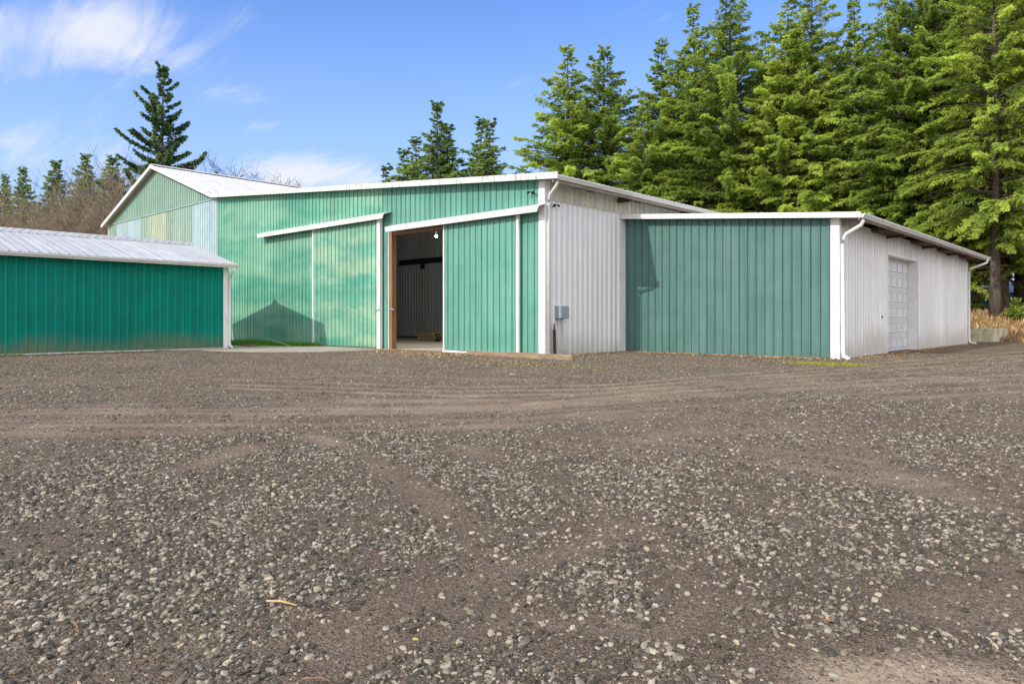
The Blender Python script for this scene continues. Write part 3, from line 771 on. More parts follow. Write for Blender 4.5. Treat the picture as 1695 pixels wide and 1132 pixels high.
def blades(name, pts, hmin, hmax, w, colA, colB, label, seed, lean_=.5, kind='stuff', cat='grass'):
    rng = np.random.default_rng(seed); n = len(pts)
    h = hmin + (hmax - hmin) * rng.random(n); a = rng.random(n) * 6.283
    dx, dy = np.cos(a), np.sin(a); ln = lean_ * (rng.random(n) ** .7)
    base = pts; s = np.stack([-dy, dx, np.zeros(n)], 1) * w * (.5 + rng.random(n))[:, None]
    mid = base + np.stack([dx * h * ln * .4, dy * h * ln * .4, h * .6], 1)
    tip = base + np.stack([dx * h * ln * 1.2, dy * h * ln * 1.2, h * (1 - .3 * ln)], 1)
    V = np.stack([base - s, base + s, mid + s * .7, tip, mid - s * .7], 1).reshape(-1, 3)
    k = np.arange(n)[:, None] * 5
    F = np.concatenate([np.concatenate([k, k + 1, k + 2, k + 4], 1), np.concatenate([k + 4, k + 2, k + 3, k + 3], 1)])
    q = np.array([F.shape[0]])
    F3 = np.concatenate([np.concatenate([k, k + 1, k + 2], 1), np.concatenate([k, k + 2, k + 4], 1), np.concatenate([k + 4, k + 2, k + 3], 1)])
    t_ = rng.random(n)[:, None]
    c = np.array(colA)[None] * (1 - t_) + np.array(colB)[None] * t_
    c = np.concatenate([c * (.75 + .5 * rng.random((n, 1))), np.ones((n, 1))], 1)
    m, t, b = material(name + '_blades', .8, .15)
    t.put(b.inputs['Base Color'], t.node('ShaderNodeAttribute', attribute_name='tint').outputs['Color'])
    o = np_mesh(name, V, F3, m, attr=np.repeat(c, 5, 0))
    return tag(o, label, cat, kind=kind)

rng = np.random.default_rng(5)
n = 5200
gx_ = -31 + rng.random(n) * 6.9; gy_ = 15.35 - rng.random(n) ** 1.5 * np.interp(gx_, [-31, -28.5, -26.5, -24], [2.6, 2.4, 1.5, .1])
k = gy_ > 12.5
blades('green_grass', np.stack([gx_, gy_, np.full(n, .06)], 1)[k], .05, .20, .012, (.05, .16, .015), (.16, .30, .03), 'bright green grass growing against the barn beside the shed', 3)
n = 26000
bx, by = -14 + rng.random(n) * 34, 40.7 + rng.random(n) ** 1.2 * 9
blades('dry_grass', np.stack([bx, by, ground_z(bx, by) - .02], 1), .10, .40, .022, (.30, .17, .07), (.62, .43, .22), 'dry straw coloured grass on the bank under the firs', 4, .9)
n = 1500
mx, my = mossx + rng.normal(0, .5, n), mossy + rng.normal(0, .28, n)
blades('mossy_grass', np.stack([mx, my, np.full(n, .04)], 1), .01, .05, .008, (.21, .175, .02), (.40, .42, .05), 'yellow green moss patch at the foot of the wing corner', 6)
n = 700
mx, my = -24.85 + rng.normal(0, .12, n), 3.6 + rng.random(n) * 2.2
blades('weed_tuft', np.stack([mx, my, np.full(n, .03)], 1), .02, .09, .009, (.10, .20, .02), (.28, .36, .04), 'small green weeds along the foot of the teal shed', 8)

MB().tube([(-29.3, 14.3, .13), (-28.3, 14.2, .22), (-27.2, 14.05, .33), (-26.6, 13.9, .30), (-25.7, 14.1, .22), (-25.0, 14.3, .08)], .022, 6)
def litter_strip():
    r = np.random.default_rng(19)
    seg = [((-13.0, 19.75), (-6.6, 19.75), 1900, .28), ((-13.05, 16.2), (-13.05, 19.6), 500, .2), ((-20.6, 15.2), (-14.0, 15.2), 900, .45), ((-6.3, 20.2), (-6.3, 36), 900, .3),
           ((-25.05, 0), (-25.05, 10), 600, .15), ((-16, 13.5), (-10, 13.0), 350, 1.0), ((-19, 14.6), (-15, 14.2), 300, .5)]
    V, C = [], []
    for (ax, ay), (bx_, by_), n_, w_ in seg:
        q = r.random(n_); px = ax + (bx_ - ax) * q + r.normal(0, w_ * .6, n_); py = ay + (by_ - ay) * q - np.abs(r.normal(0, w_, n_)) * (1 if ax != bx_ else 0)
        if ax == bx_: px = ax + np.abs(r.normal(0, w_, n_))
        a = r.random(n_) * 6.28; L = .015 + .03 * r.random(n_); h = r.normal(0, .012, (n_, 4))
        z = ground_z(px, py) + .022
        cs, sn = np.cos(a) * L, np.sin(a) * L
        V.append(np.stack([np.stack([px + cs, py + sn, z + h[:, 0]], 1), np.stack([px - sn * .5, py + cs * .5, z + h[:, 1]], 1),
                           np.stack([px - cs, py - sn, z + h[:, 2]], 1), np.stack([px + sn * .5, py - cs * .5, z + h[:, 3]], 1)], 1).reshape(-1, 3))
        t_ = r.random((n_, 1))
        c = np.array([[.30, .15, .06]]) * (1 - t_) + np.array([[.55, .40, .22]]) * t_
        C.append(np.repeat(np.concatenate([c, np.ones((n_, 1))], 1), 4, 0))
    V, C = np.concatenate(V), np.concatenate(C)
    m, t, b = material('dead_leaves', .85, .15)
    t.put(b.inputs['Base Color'], t.node('ShaderNodeAttribute', attribute_name='tint').outputs['Color'])
    tag(np_mesh('leaf_litter', V, np.arange(len(V)).reshape(-1, 4), m, attr=C), 'brown leaf litter blown against the foot of the walls', 'leaf litter', kind='stuff')
litter_strip()
hose = MB().tube([(-27.6, 13.6, .14), (-27.2, 13.9, .30), (-26.6, 14.0, .36), (-25.9, 14.1, .31), (-25.2, 14.3, .20), (-24.9, 14.5, .08)], .022, 6)
HOSE = simple('hose_green', (.10, .42, .16), .1, (5, 5, 5), .5)
tag(hose.build('garden_hose', HOSE, smooth=True), 'green hose arched over the grass by the shed corner', 'hose')
scrap = MB()
for k, (x, y, r) in enumerate(((-26.6, 13.6, .5), (-26.1, 13.55, .4))):
    a = [(x - r, y, .07), (x - r * .3, y - .12, .10), (x + r * .5, y - .05, .09), (x + r, y + .05, .07)]
    scrap.tube(a, [.03, .05, .05, .02], 6)
tag(scrap.build('fallen_branch', simple('dead_branch', (.30, .15, .09), .3, (8, 8, 8), .9)), 'reddish dead branch lying in the grass by the shed', 'branch')

def stick(name, pts, r, mat, label):
    P = [(ground_pt(a, b_)[0], ground_pt(a, b_)[1]) for a, b_ in pts]
    Z_ = [float(ground_z(np.array([x]), np.array([y]))[0]) + .012 for x, y in P]
    return tag(MB().tube([(x, y, z + (.006 if i % 2 else 0)) for i, ((x, y), z) in enumerate(zip(P, Z_))], r, 6).build(name, mat, smooth=True), label, 'stick')
stick('pale_stick', [(441, 998), (465, 1001), (491, 1005)], .0042, STRAW, 'pale straw coloured stick among the gravel at lower left')
stick('brown_twig', [(117, 1030), (126, 1036), (130, 1049)], .0028, TWIG, 'thin curved brown twig on gravel near the left edge')
stick('brown_twig', [(500, 1126), (530, 1127), (548, 1131)], .0025, TWIG, 'thin brown twig on gravel at the bottom edge')
def litter(name, px, py, pts, mat, label, cat, s):
    x, y = ground_pt(px, py); z = float(ground_z(np.array([x]), np.array([y]))[0]) + .014
    v = [(x + a * s, y + b_ * s, z + c * s) for a, b_, c in pts]
    n_ = len(v) // 2
    return tag(MB().add(v, [(k, k + 1, n_ + k + 1, n_ + k) for k in range(n_ - 1)]).build(name, mat), label, cat)
leafp = [(-1, 0, .0), (-.4, -.45, .12), (.3, -.45, .15), (1, 0, .3), (-1, 0.02, .0), (-.4, .45, .2), (.3, .45, .24), (1, 0.02, .3)]
litter('fallen_leaf', 687, 1062, leafp, simple('yellow_leaf', (.55, .52, .16), .15, (9, 9, 9)), 'pale yellow leaf on gravel at bottom centre', 'leaf', .018)
litter('fallen_leaf', 1640, 811, leafp, simple('orange_leaf', (.66, .38, .10), .15, (9, 9, 9)), 'orange leaf on the gravel near the right edge', 'leaf', .032)
litter('fallen_leaf', 1370, 1033, leafp, simple('brown_leaf', (.36, .17, .08), .15, (9, 9, 9)), 'reddish brown leaf on gravel at lower right', 'leaf', .02)
litter('plastic_scrap', 1058, 789, leafp, simple('blue_plastic', (.05, .19, .42), .15, (9, 9, 9)), 'small blue plastic scrap on the gravel', 'scrap', .022)
litter('paper_scrap', 847, 626, leafp, simple('white_paper', (.75, .75, .72), .1, (9, 9, 9)), 'small white scrap on gravel before the open doorway', 'scrap', .09)

cb = MB().hexa([(-7.3, 39.9, -.05), (-6.0, 40.25, -.05), (-5.6, 41.4, -.05), (-6.9, 41.05, -.05)], [(-7.3, 39.9, .66), (-6.0, 40.25, .68), (-5.6, 41.4, .68), (-6.9, 41.05, .66)])
tag(cb.build('concrete_block', BLOCK, bevel=.03), 'mossy concrete block at the foot of the dry bank', 'block')

blue = empty('blue_house', (-4, 62, 1.2), 'low blue house seen between the fir trunks', 'house')
MB().box(-9.5, 4, 58, 66, .8, 2.95).build('wall', BLUE, blue)
MB().add([(-10, 57.5, 2.92), (4.5, 57.5, 2.92), (4.5, 62, 3.9), (-10, 62, 3.9), (4.5, 66.5, 2.92), (-10, 66.5, 2.92)], [(0, 1, 2, 3), (3, 2, 4, 5)]).build('roof', STEEL, blue)
for x in (-8.2, -4.9, -1.5):
    MB().box(x, x + .5, 57.95, 57.99, 1.5, 2.5).build('window', WHITE, blue)

# ------------------------------------------------------------------ conifers
def foliage_material(name, dark, light, trans=.35):
    m, t, b = material(name, .7, .15)
    a = t.node('ShaderNodeAttribute', attribute_name='tint')
    s = t.node('ShaderNodeSeparateColor'); t.l.new(a.outputs['Color'], s.inputs[0])
    oi = t.node('ShaderNodeObjectInfo')
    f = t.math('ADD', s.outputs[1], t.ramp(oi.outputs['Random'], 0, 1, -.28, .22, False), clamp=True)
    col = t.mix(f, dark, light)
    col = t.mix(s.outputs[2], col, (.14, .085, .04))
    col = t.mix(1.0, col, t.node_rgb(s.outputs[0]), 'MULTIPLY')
    t.put(b.inputs['Base Color'], col)
    tr = t.node('ShaderNodeBsdfTranslucent'); t.put(tr.inputs[0], col)
    mx = t.node('ShaderNodeMixShader'); mx.inputs[0].default_value = trans
    t.l.new(b.outputs[0], mx.inputs[1]); t.l.new(tr.outputs[0], mx.inputs[2])
    t.l.new(mx.outputs[0], [x for x in t.n if x.type == 'OUTPUT_MATERIAL'][0].inputs[0])
    return m
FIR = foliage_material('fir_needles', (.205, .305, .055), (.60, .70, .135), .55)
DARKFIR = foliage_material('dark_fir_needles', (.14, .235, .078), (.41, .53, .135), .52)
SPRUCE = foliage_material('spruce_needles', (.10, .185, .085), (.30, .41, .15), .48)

def norm(a): return a / np.maximum(np.linalg.norm(a, axis=-1, keepdims=True), 1e-9)

def conifer(seed, H, R, cb, nb, tw, leaf, rise=.10, drop=.34, taper=.8, gap=0.0, dead=0, k_leaf=5, wleaf=.26, tipup=0.0, shape=None, twl=1.0, thin=.7):
    """returns trunk MB (with limbs) and crown arrays; origin at the foot of the trunk"""
    r = np.random.default_rng(seed); tr = MB()
    lean_x, lean_y = r.normal(0, .008, 2)
    axis_ = lambda z: np.array([lean_x * z + .06 * math.sin(z * .35 + seed), lean_y * z + .06 * math.cos(z * .3 + seed), z])
    zs = np.linspace(0, H, 14)
    r0 = .012 * H + .07
    tr.tube([tuple(axis_(z)) for z in zs], [max(.012, r0 * (1 - z / H) ** .85 * (1.25 if z == 0 else 1)) for z in zs], 10)
    V, C = [], []
    ga = r.random() * 6.28
    def foliage(base, d, L, t, s0=.12):
        n = max(4, int(L * tw))
        s = s0 + (1 - s0) * (r.random(n) ** .75)
        up = np.array([0, 0, 1.0])
        ri, dr = rise + t * .55 + r.normal(0, .17), drop * (1 - .6 * t)
        pos = base + d * (L * s)[:, None] + up * (L * (ri * s - dr * s ** 2 + tipup * s ** 3))[:, None]
        side = np.cross(d, up)
        sg = np.where(r.random(n) < .5, -1., 1.)
        lt = twl * np.minimum(.66, .11 + .32 * L) * (1.08 - .75 * s) * (.55 + .7 * r.random(n))
        td = norm(d * (.55 + .5 * r.random(n))[:, None] + side * (sg * (.5 + .6 * r.random(n)))[:, None] + up * (r.normal(-.45, .42, n))[:, None])
        q = (np.arange(k_leaf) + r.random((n, k_leaf))) / k_leaf
        P = pos[:, None] + td[:, None] * (lt[:, None] * q)[..., None] - up * (.16 * (lt[:, None] * q) ** 2 * 2.2)[..., None]
        sg2 = np.where(np.arange(k_leaf) % 2 == 0, 1., -1.)[None] * np.ones((n, 1))
        sd = norm(np.cross(td, up))
        ax = norm(td[:, None] * .8 + sd[:, None] * (sg2 * .55)[..., None] + r.normal(0, .28, (n, k_leaf, 3)) + up * -.28)
        ln = leaf * (.6 + .8 * r.random((n, k_leaf)))
        nrm = norm(up * .45 + d * .65 + r.normal(0, .5, (n, k_leaf, 3)))
        w = norm(np.cross(ax, nrm)) * (ln * wleaf)[..., None]
        A, B_, C_, D_ = P, P + ax * (ln * .45)[..., None] + w, P + ax * ln[..., None], P + ax * (ln * .45)[..., None] - w
        V.append(np.stack([A, B_, C_, D_], 2).reshape(-1, 3))
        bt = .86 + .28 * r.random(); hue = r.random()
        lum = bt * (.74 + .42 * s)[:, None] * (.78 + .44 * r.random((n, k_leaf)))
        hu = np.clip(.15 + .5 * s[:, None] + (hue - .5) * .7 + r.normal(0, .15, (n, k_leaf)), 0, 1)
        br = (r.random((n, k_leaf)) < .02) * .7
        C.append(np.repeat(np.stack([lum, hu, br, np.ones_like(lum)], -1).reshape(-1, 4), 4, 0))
    for b_ in range(nb):
        t = 1 - (1 - (b_ + r.random()) / nb) ** thin
        z = H * (cb + (1 - cb) * t)
        ga += 2.4 + r.normal(0, .35)
        prof = (1 - t) ** taper if shape is None else shape(t)
        L = R * prof * (.5 + .7 * r.random()) + (.12 + .5 * r.random()) * (1 - t) ** .4
        if gap and r.random() < gap: L *= .45
        if cb > .05 and t < .22 and r.random() < .25: continue
        if t < .18: L *= .6 + t / .18 * .4
        d = np.array([math.cos(ga), math.sin(ga), 0.0])
        base = axis_(z)
        foliage(base, d, L, t)
        if L > .9:
            ss = (0, .3, .6, .85)
            pts = [tuple(base + d * L * s + np.array([0, 0, L * ((rise + t * .55) * s - drop * (1 - .6 * t) * s * s + tipup * s ** 3)])) for s in ss]
            tr.tube(pts, [.012 + .014 * L, .010 + .009 * L, .012, .006], 4, caps=False)
    # leader
    for k in range(10):
        ga += 2.4
        foliage(axis_(H * (.965 + .0035 * k)), np.array([math.cos(ga), math.sin(ga), .6]), .25 + .2 * r.random(), 1.0)
    for k in range(dead):
        z = H * (.05 + (cb + .12) * r.random()); ga += 2.4
        L = .7 + 1.8 * r.random(); d = np.array([math.cos(ga), math.sin(ga), 0.])
        p = axis_(z)
        pts = [tuple(p), tuple(p + d * L * .5 + np.array([0, 0, -.02])), tuple(p + d * L + np.array([0, 0, r.normal(-.1, .15)]))]
        tr.tube(pts, [.022, .014, .005], 4, caps=False)
    V = np.concatenate(V); C = np.concatenate(C)
    F = np.arange(len(V)).reshape(-1, 4)
    return tr, V, F, C

PROTO = {}
def conifer_kind(key, mat, bark, *a, **kw):
    PROTO[key] = (conifer(*a, **kw), mat, bark)

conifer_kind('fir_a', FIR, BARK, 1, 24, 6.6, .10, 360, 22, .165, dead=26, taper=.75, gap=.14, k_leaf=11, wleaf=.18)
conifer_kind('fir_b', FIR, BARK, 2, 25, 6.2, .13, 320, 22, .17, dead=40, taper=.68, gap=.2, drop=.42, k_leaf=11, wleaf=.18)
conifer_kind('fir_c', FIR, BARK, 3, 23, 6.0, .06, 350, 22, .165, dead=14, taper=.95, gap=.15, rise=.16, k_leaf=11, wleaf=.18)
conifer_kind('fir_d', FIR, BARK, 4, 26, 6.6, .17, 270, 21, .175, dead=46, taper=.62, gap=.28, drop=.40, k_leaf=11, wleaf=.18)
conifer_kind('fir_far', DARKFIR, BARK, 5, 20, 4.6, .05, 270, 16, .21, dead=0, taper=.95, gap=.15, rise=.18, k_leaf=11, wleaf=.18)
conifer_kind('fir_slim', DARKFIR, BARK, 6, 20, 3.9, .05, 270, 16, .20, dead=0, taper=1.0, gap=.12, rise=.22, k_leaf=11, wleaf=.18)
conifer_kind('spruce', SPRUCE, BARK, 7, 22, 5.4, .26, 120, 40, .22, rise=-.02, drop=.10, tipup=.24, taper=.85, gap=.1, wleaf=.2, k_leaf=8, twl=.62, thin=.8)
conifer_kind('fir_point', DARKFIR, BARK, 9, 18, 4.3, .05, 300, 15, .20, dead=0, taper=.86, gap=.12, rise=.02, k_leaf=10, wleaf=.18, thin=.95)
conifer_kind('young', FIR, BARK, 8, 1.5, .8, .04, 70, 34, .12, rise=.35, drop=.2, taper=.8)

MADE = {}
def place(key, name, x, y, z, scale, rz, label, group=None, cat='tree', sxy=1.0):
    (tr, V, F, C), mat, bark = PROTO[key]
    e = empty(name, (x, y, z), label, cat, group)
    e.rotation_euler = (0, 0, rz); e.scale = (scale * sxy, scale * sxy, scale)
    if key not in MADE:
        off = Vector((0, 0, 0))
        me = bpy.data.meshes.new('trunk'); me.from_pydata(tr.v, [], tr.f); me.materials.append(bark)
        me.polygons.foreach_set('use_smooth', np.ones(len(me.polygons), dtype=bool))
        t = bpy.data.objects.new('trunk', me); COL.objects.link(t); t.parent = e
        c = np_mesh('crown', V, F, mat, e, attr=C)
        MADE[key] = (t, c)
    else:
        for src in MADE[key]:
            k = src.copy(); COL.objects.link(k); k.parent = e
    return e

def h_for(py_top, depth, z): return (HOR - py_top) / FPX * depth + CAM_H - z
H0 = {'fir_a': 24, 'fir_b': 25, 'fir_c': 23, 'fir_d': 26, 'fir_far': 20, 'fir_point': 18, 'fir_slim': 20, 'spruce': 22}
ROW = [  # bearing (column), depth, top row, kind, turn, width, label
    (935, 60, 86, 'fir_c', .4, 1.4, 'leftmost tall fir of the row rising over the barn corner'),
    (1003, 58, 80, 'fir_a', 1.9, 1.2, 'fir second from the left behind the barn eave'),
    (1068, 52, 165, 'fir_c', 3.3, 1.3, 'shorter pale bushy fir in front of the row above the eave'),
    (1108, 56, 68, 'fir_c', 4.1, 1.25, 'pointed fir third from left in the tall row'),
    (1160, 54, 14, 'fir_c', 5.3, 1.1, 'thin topped fir just left of the broad tall fir'),
    (1214, 51, -28, 'fir_a', 2.6, 1.0, 'broad tall fir whose tip leaves the frame above the wing'),
    (1290, 49, -4, 'fir_c', .9, 1.15, 'yellow green fir behind the middle of the green wing wall'),
    (1345, 47.5, -30, 'fir_b', 3.9, 1.0, 'tall fir with a visible dark trunk behind the wing'),
    (1428, 46, 2, 'fir_c', 5.0, 1.1, 'fir with a narrow tip beside the blue gap of sky'),
    (1490, 44, -60, 'fir_d', 1.2, .95, 'tall fir above the corner downspout of the wing'),
    (1548, 42.5, -90, 'fir_a', 4.4, .95, 'dense fir over the garage door end of the wing'),
    (1605, 42, -130, 'fir_b', 2.2, .9, 'tall fir standing behind the far end of the wing'),
    (1649, 37.6, -150, 'fir_d', .3, .85, 'thick pale barked fir trunk nearest the far downspout'),
    (1661, 40.2, -120, 'fir_b', 5.7, .9, 'darker fir trunk close behind the thick pale one'),
    (1686, 42.5, -100, 'fir_d', 3.0, .9, 'dark fir trunk near the right edge of the bank'),
    (1775, 38, -160, 'fir_b', 1.0, 1.0, 'fir at the right edge reaching branches into the frame'),
    (1870, 39, -130, 'fir_a', 2.0, 1.0, 'fir standing beyond the right end of the bank'),
]
for px, dep, top, key, rz, w, lab in ROW:
    x, y = at(px, dep)
    z = float(ground_z(np.array([x]), np.array([y]))[0]) - .05
    s = h_for(top, dep, z) / H0[key]
    place(key, 'fir_tree', x, y, z, s, rz, lab, 'tall firs behind the barn', sxy=w / s * 1.0 if s > 1.25 else w)
BACK = [(1132, 66, 120, 'fir_far', .3, 'dim fir set back between the pointed fir and the broad one'),
        (1255, 56, 60, 'fir_c', 1.1, 'fir set back right of the broad tall fir'),
        (1318, 55, 40, 'fir_a', 2.3, 'fir set back between two taller firs over the wing wall'),
        (1388, 53, 75, 'fir_c', 3.7, 'fir set back left of the narrow tipped fir'),
        (1462, 51, 30, 'fir_b', 5.2, 'fir set back right of the narrow tipped fir'),
        (1522, 50, -20, 'fir_c', .2, 'fir set back over the wing gutter'),
        (1580, 49, -40, 'fir_a', 1.6, 'fir set back over the far part of the wing gutter'),
        (1617, 44, 200, 'fir_d', 5.0, 'small dark fir with a thin trunk beside the far downspout')]
for px, dep, top, key, rz, lab in BACK:
    x, y = at(px, dep); z = float(ground_z(np.array([x]), np.array([y]))[0]) - .05
    s = h_for(top, dep, z) / H0[key]
    place(key, 'fir_tree', x, y, z, s, rz, lab, 'firs set back behind the row')
MIDT = [(632, 72, 274, 'fir_slim', .2, 'small brownish fir tip above the barn fascia, leftmost of the middle group', 1.2),
        (668, 70, 246, 'fir_slim', 1.3, 'short fir left of the tallest fir over the barn roof', 1.2),
        (694, 70, 228, 'fir_slim', 2.1, 'fir close on the left of the tallest middle fir', 1.1),
        (717, 68, 171, 'fir_far', 3.0, 'tallest dark fir of the group over the barn roof', .95),
        (742, 70, 210, 'fir_slim', 4.2, 'fir close on the right of the tallest middle fir', 1.2),
        (791, 69, 201, 'fir_slim', 5.1, 'left of the twin tipped firs over the barn roof', 1.1),
        (806, 67, 199, 'fir_slim', .7, 'right of the twin tipped firs over the barn roof', 1.1)]
for px, dep, top, key, rz, lab, w in MIDT:
    x, y = at(px, dep); s = h_for(top, dep, 0) / H0[key]
    place(key, 'fir_tree', x, y, -.05, s, rz, lab, 'firs seen over the barn roof', sxy=w * 1.35)
x, y = at(268, 62)
place('spruce', 'spruce_tree', x, y, -.05, h_for(112, 62, 0) / 22, 1.0, 'tall dark spruce with upswept branches behind the gable', None)
LEFTT = [(38, 82, 280, 'fir_point', .1, 'dark conifer farthest left above the teal shed roof'),
         (94, 80, 268, 'fir_point', 1.4, 'dark conifer second from left above the shed roof'),
         (143, 76, 258, 'fir_point', 2.2, 'dark conifer in the brush left of the gable'),
         (186, 72, 262, 'fir_point', 3.3, 'brownish conifer just left of the barn gable'),
         (8, 84, 292, 'fir_point', 4.1, 'dark conifer at the left edge above the shed roof')]
for px, dep, top, key, rz, lab in LEFTT:
    x, y = at(px, dep); place(key, 'conifer_tree', x, y, -.05, h_for(top, dep, 0) / 18, rz, lab, 'conifers behind the teal shed', sxy=(.95, 1.15, 1.05, 1.25, .9)[LEFTT.index((px, dep, top, key, rz, lab))])
for px, dep, s, rz, lab in ((1681, 36.4, .55, .5, 'young fir seedling on the dry bank right of the block'), (1606, 42, .85, 2.5, 'bushy young fir beside the far downspout')):
    x, y = at(px, dep); place('young', 'fir_sapling', x, y, float(ground_z(np.array([x]), np.array([y]))[0]) - .05, s, rz, lab, 'young firs on the bank', 'sapling')

# ------------------------------------------------------------------ bare trees
def bare_tree(seed, H, stems, spread, levels=5):
    r = random.Random(seed); mb = MB()
    def grow(p, d, L, rad, lev):
        n = 3
        pts, rs = [p], [rad]
        q = p.copy(); dd = d.copy()
        for k in range(n):
            dd = (dd + Vector((r.gauss(0, .13), r.gauss(0, .13), .07 + r.gauss(0, .06)))).normalized()
            q = q + dd * (L / n); pts.append(q.copy()); rs.append(rad * (1 - .55 * (k + 1) / n))
        mb.tube(pts, rs, 5 if lev < 2 else 3, caps=False)
        if lev >= levels: return
        kids = 4 if lev == 0 else r.choice((3, 4)) if lev < 3 else r.choice((2, 3))
        for k in range(kids):
            f = .35 + .65 * (k + r.random()) / kids
            i_ = min(n - 1, int(f * n)); pp = pts[i_].lerp(pts[i_ + 1], f * n - i_ if f * n - i_ <= 1 else 1)
            a = r.random() * 6.283; sp = .45 + .35 * r.random()
            side = Vector((math.cos(a), math.sin(a), .25 * r.random()))
            nd = (dd * (1 - sp * .5) + side * sp).normalized()
            grow(pp, nd, L * (.50 + .25 * r.random()), max(.0105, rs[i_] * .62), lev + 1)
    for s in range(stems):
        a = 6.283 * s / stems + r.random(); d = Vector((math.cos(a) * spread, math.sin(a) * spread, 1)).normalized()
        grow(Vector((math.cos(a) * .25, math.sin(a) * .25, 0)), d, H * (.38 + .12 * r.random()), .0155 * H, 0)
    return mb
BARE = [bare_tree(21, 11, 4, .28), bare_tree(22, 12, 3, .2), bare_tree(23, 10, 5, .36)]
BARE_OBJ = {}
def place_bare(i_, mat, x, y, s, rz, label, group):
    key = (i_, mat.name)
    if key not in BARE_OBJ:
        me = bpy.data.meshes.new('bare_tree'); me.from_pydata(BARE[i_].v, [], BARE[i_].f); me.materials.append(mat)
        o = bpy.data.objects.new('bare_tree', me); BARE_OBJ[key] = o; COL.objects.link(o)
    else:
        o = BARE_OBJ[key].copy(); COL.objects.link(o)
    o.location = (x, y, -.05); o.rotation_euler = (0, 0, rz); o.scale = (s, s, s)
    tag(o, label, 'tree', group)
    return o
LB = [(42, 62, 276, 2, 'bare tree rising between the leftmost two conifers'), (106, 63, 268, 1, 'bare tree behind the second conifer'), (132, 57, 308, 0, 'bare tree in front of the middle brush'), (200, 58, 282, 2, 'low bare tree beside the gable corner'),
      (-30, 58, 278, 0, 'bare tree at the left edge above the shed roof'), (22, 56, 296, 1, 'bare brown tree in front of the leftmost conifers'),
      (58, 60, 318, 2, 'bare spreading tree between the two left conifers'), (84, 55, 326, 0, 'low bare tree under the second conifer'),
      (118, 58, 272, 1, 'bare tree right of the second conifer'), (146, 54, 322, 2, 'low many stemmed bare tree left of the gable eave'),
      (165, 60, 258, 0, 'taller bare tree left of the gable'), (190, 56, 262, 1, 'bare mossy tree nearest the gable eave'),
      (214, 62, 262, 2, 'bare tree rising behind the left gable slope'), (230, 66, 268, 0, 'bare tree under the dark spruce')]
BH = {}
for i_ in range(3): BH[i_] = max(p[2] for p in BARE[i_].v)
for k, (px, dep, top, i_, lab) in enumerate(LB):
    x, y = at(px, dep); place_bare(i_, BARE_BARK, x, y, h_for(top, dep, 0) / BH[i_], k * 1.3, lab, 'bare trees behind the teal shed')
for k, (px, dep, top, i_, lab) in enumerate(((345, 78, 234, 2, 'dark bare treetop right of the spruce above the barn roof'), (376, 80, 244, 0, 'dark bare treetop at the end of the clump over the roof'),
                                            (318, 80, 246, 1, 'dark bare treetop touching the spruce above the roof'), (470, 82, 282, 2, 'sparse bare twigs just above the barn ridge end'))):
    x, y = at(px, dep); place_bare(i_, SHRUB_BARK, x, y, h_for(top, dep, 0) / BH[i_], k * 2.1, lab, 'bare treetops above the barn roof')
def thicket():
    r = random.Random(77); mb = MB()
    for k in range(220):
        px = r.uniform(-420, 300); dep = r.uniform(58, 76)
        x, y = at(px, dep); h = r.uniform(3.0, 7.0) * (1 if px < 250 else .8)
        d = Vector((r.gauss(0, .25), r.gauss(0, .25), 1)).normalized(); p = Vector((x, y, -.1))
        pts = [p]
        for j in range(3):
            d = (d + Vector((r.gauss(0, .12), r.gauss(0, .12), 0))).normalized(); p = p + d * h / 3; pts.append(p.copy())
        mb.tube(pts, [.05, .035, .022, .008], 3, caps=False)
        for j in range(6):
            b_ = pts[1 + j % 2].lerp(pts[2 + j % 2], r.random()); e = b_ + Vector((r.gauss(0, .6), r.gauss(0, .6), r.uniform(.4, 1.6)))
            mb.tube([b_, e], [.018, .006], 3, caps=False)
    tag(mb.build('bare_thicket', BARE_BARK), 'brown leafless thicket behind the teal shed', 'thicket', kind='stuff')
thicket()

# ------------------------------------------------------------------ light, sky, camera
SUN = Vector((.12, 1.0, -.65)).normalized()
sl = bpy.data.lights.new('sun', 'SUN'); sl.energy = 3.1; sl.angle = math.radians(.53); sl.color = (1, .95, .87)
so = bpy.data.objects.new('sun', sl); so.rotation_euler = SUN.to_track_quat('-Z', 'Y').to_euler(); COL.objects.link(so)

w = bpy.data.worlds.new('World'); sc.world = w; w.use_nodes = True
t = NT(w.node_tree); t.n.clear()
out = t.node('ShaderNodeOutputWorld'); bg = t.node('ShaderNodeBackground'); t.l.new(bg.outputs[0], out.inputs[0])
sky = t.node('ShaderNodeTexSky', sky_type='NISHITA'); sky.sun_disc = False
to_sun = -SUN
sky.sun_elevation = math.asin(to_sun.z); sky.sun_rotation = math.atan2(to_sun.x, to_sun.y)
sky.air_density = 1.0; sky.dust_density = .4; sky.ozone_density = 2.0
STR = .15
bg.inputs['Strength'].default_value = STR
dirv = t.node('ShaderNodeTexCoord').outputs['Generated']
sp = t.node('ShaderNodeSeparateXYZ'); t.l.new(dirv, sp.inputs[0])
zc = t.math('MAXIMUM', sp.outputs[2], 0.0)
cv = t.vmath('DIVIDE', dirv, t.node_rgb(t.math('ADD', zc, .22)))
rot = t.node('ShaderNodeMapping'); rot.inputs['Rotation'].default_value = (0, 0, -YAW + .35); rot.inputs['Scale'].default_value = (1.0, 3.2, 1)
t.l.new(cv, rot.inputs[0])
n1 = t.noise(rot.outputs[0], 1.9, 9, .62, .9)
n2 = t.noise(rot.outputs[0], 5.0, 6, .6, .4)
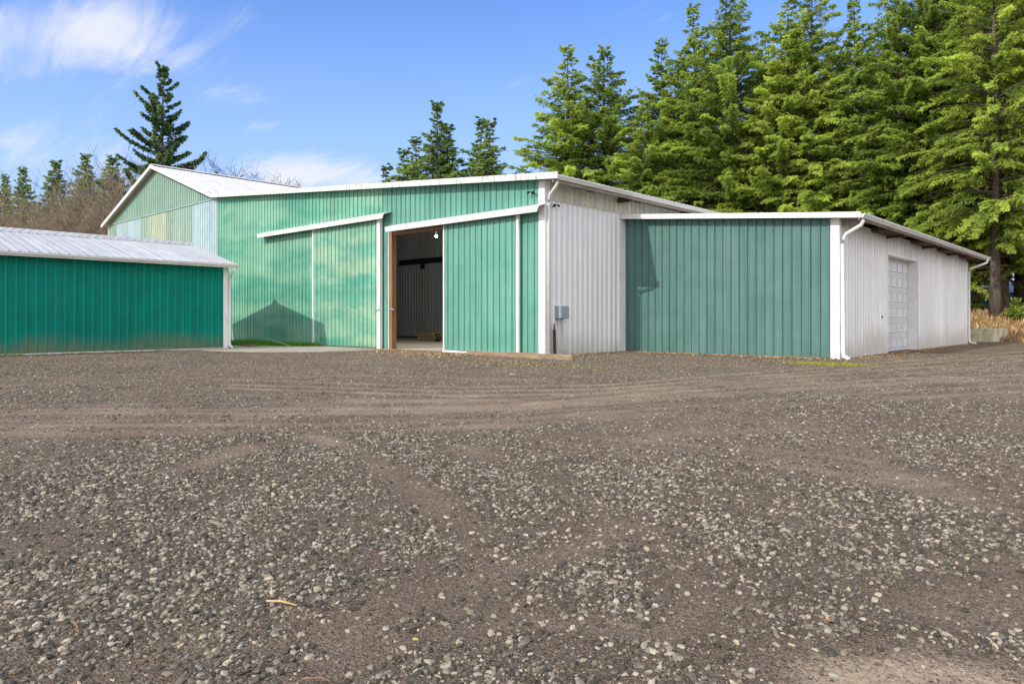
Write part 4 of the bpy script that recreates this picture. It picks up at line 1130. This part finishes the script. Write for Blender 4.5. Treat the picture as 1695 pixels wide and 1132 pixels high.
def blob(px, py, r, amt):
    b = Vector(bearing(px, py)).normalized()
    d = t.vmath('LENGTH', t.vmath('MULTIPLY', t.vmath('SUBTRACT', dirv, tuple(b)), (1, 1, 2.2)))
    return t.ramp(d, 0, r, amt, 0)
bias = None
for a in ((60, 45, .22, .25), (215, 52, .15, .24), (-60, 100, .2, .14), (370, 140, .12, .10), (350, 8, .10, .12), (530, 288, .13, .30), (440, 290, .12, .24), (610, 300, .10, .16),
          (455, 214, .05, .16), (60, 215, .12, .12), (90, 290, .2, .16), (1085, 40, .05, .10), (1120, 28, .05, .09), (1600, 420, .35, .4), (1250, 330, .3, .2)):
    v = blob(*a); bias = v if bias is None else t.math('ADD', bias, v)
dens = t.math('ADD', t.math('ADD', t.math('MULTIPLY', n1, .8), t.math('MULTIPLY', n2, .22)), bias)
fwd = t.vmath('DOT_PRODUCT', dirv, (-math.sin(YAW), math.cos(YAW), 0))
back = t.ramp(fwd, .35, -.25, 0, 1)          # unseen bright cloud added behind the camera as neutral fill for the shade
cm = t.ramp(t.math('ADD', dens, t.math('MULTIPLY', back, .42)), .60, 1.02, 0, .92)
tint = t.mix(1.0, sky.outputs[0], (.88, 1.15, 1.72), 'MULTIPLY')
g = t.ramp(zc, 0.0, .35, 0, 1)
haze = t.mix(t.ramp(zc, 0.0, .48, .82, 0), tint, (3.6, 4.8, 6.8))
skyc = t.mix(cm, haze, t.mix(back, (6.0, 6.1, 6.5), (11.5, 11.35, 11.2)))
t.l.new(skyc, bg.inputs[0])

cam = bpy.data.cameras.new('camera'); co = bpy.data.objects.new('camera', cam); COL.objects.link(co)
co.location = (0, 0, CAM_H); co.rotation_euler = (math.pi / 2, 0, YAW)
cam.sensor_width = 36; cam.lens = FPX / 1695 * 36; cam.shift_y = -(566 - HOR) / 1695
cam.clip_start = .05; cam.clip_end = 5000
sc.camera = co
sc.view_settings.view_transform = 'Standard'; sc.view_settings.look = 'None'; sc.view_settings.exposure = 0; sc.view_settings.gamma = 1
sc.cycles.max_bounces = 5; sc.cycles.diffuse_bounces = 3; sc.cycles.glossy_bounces = 2; sc.cycles.transmission_bounces = 3
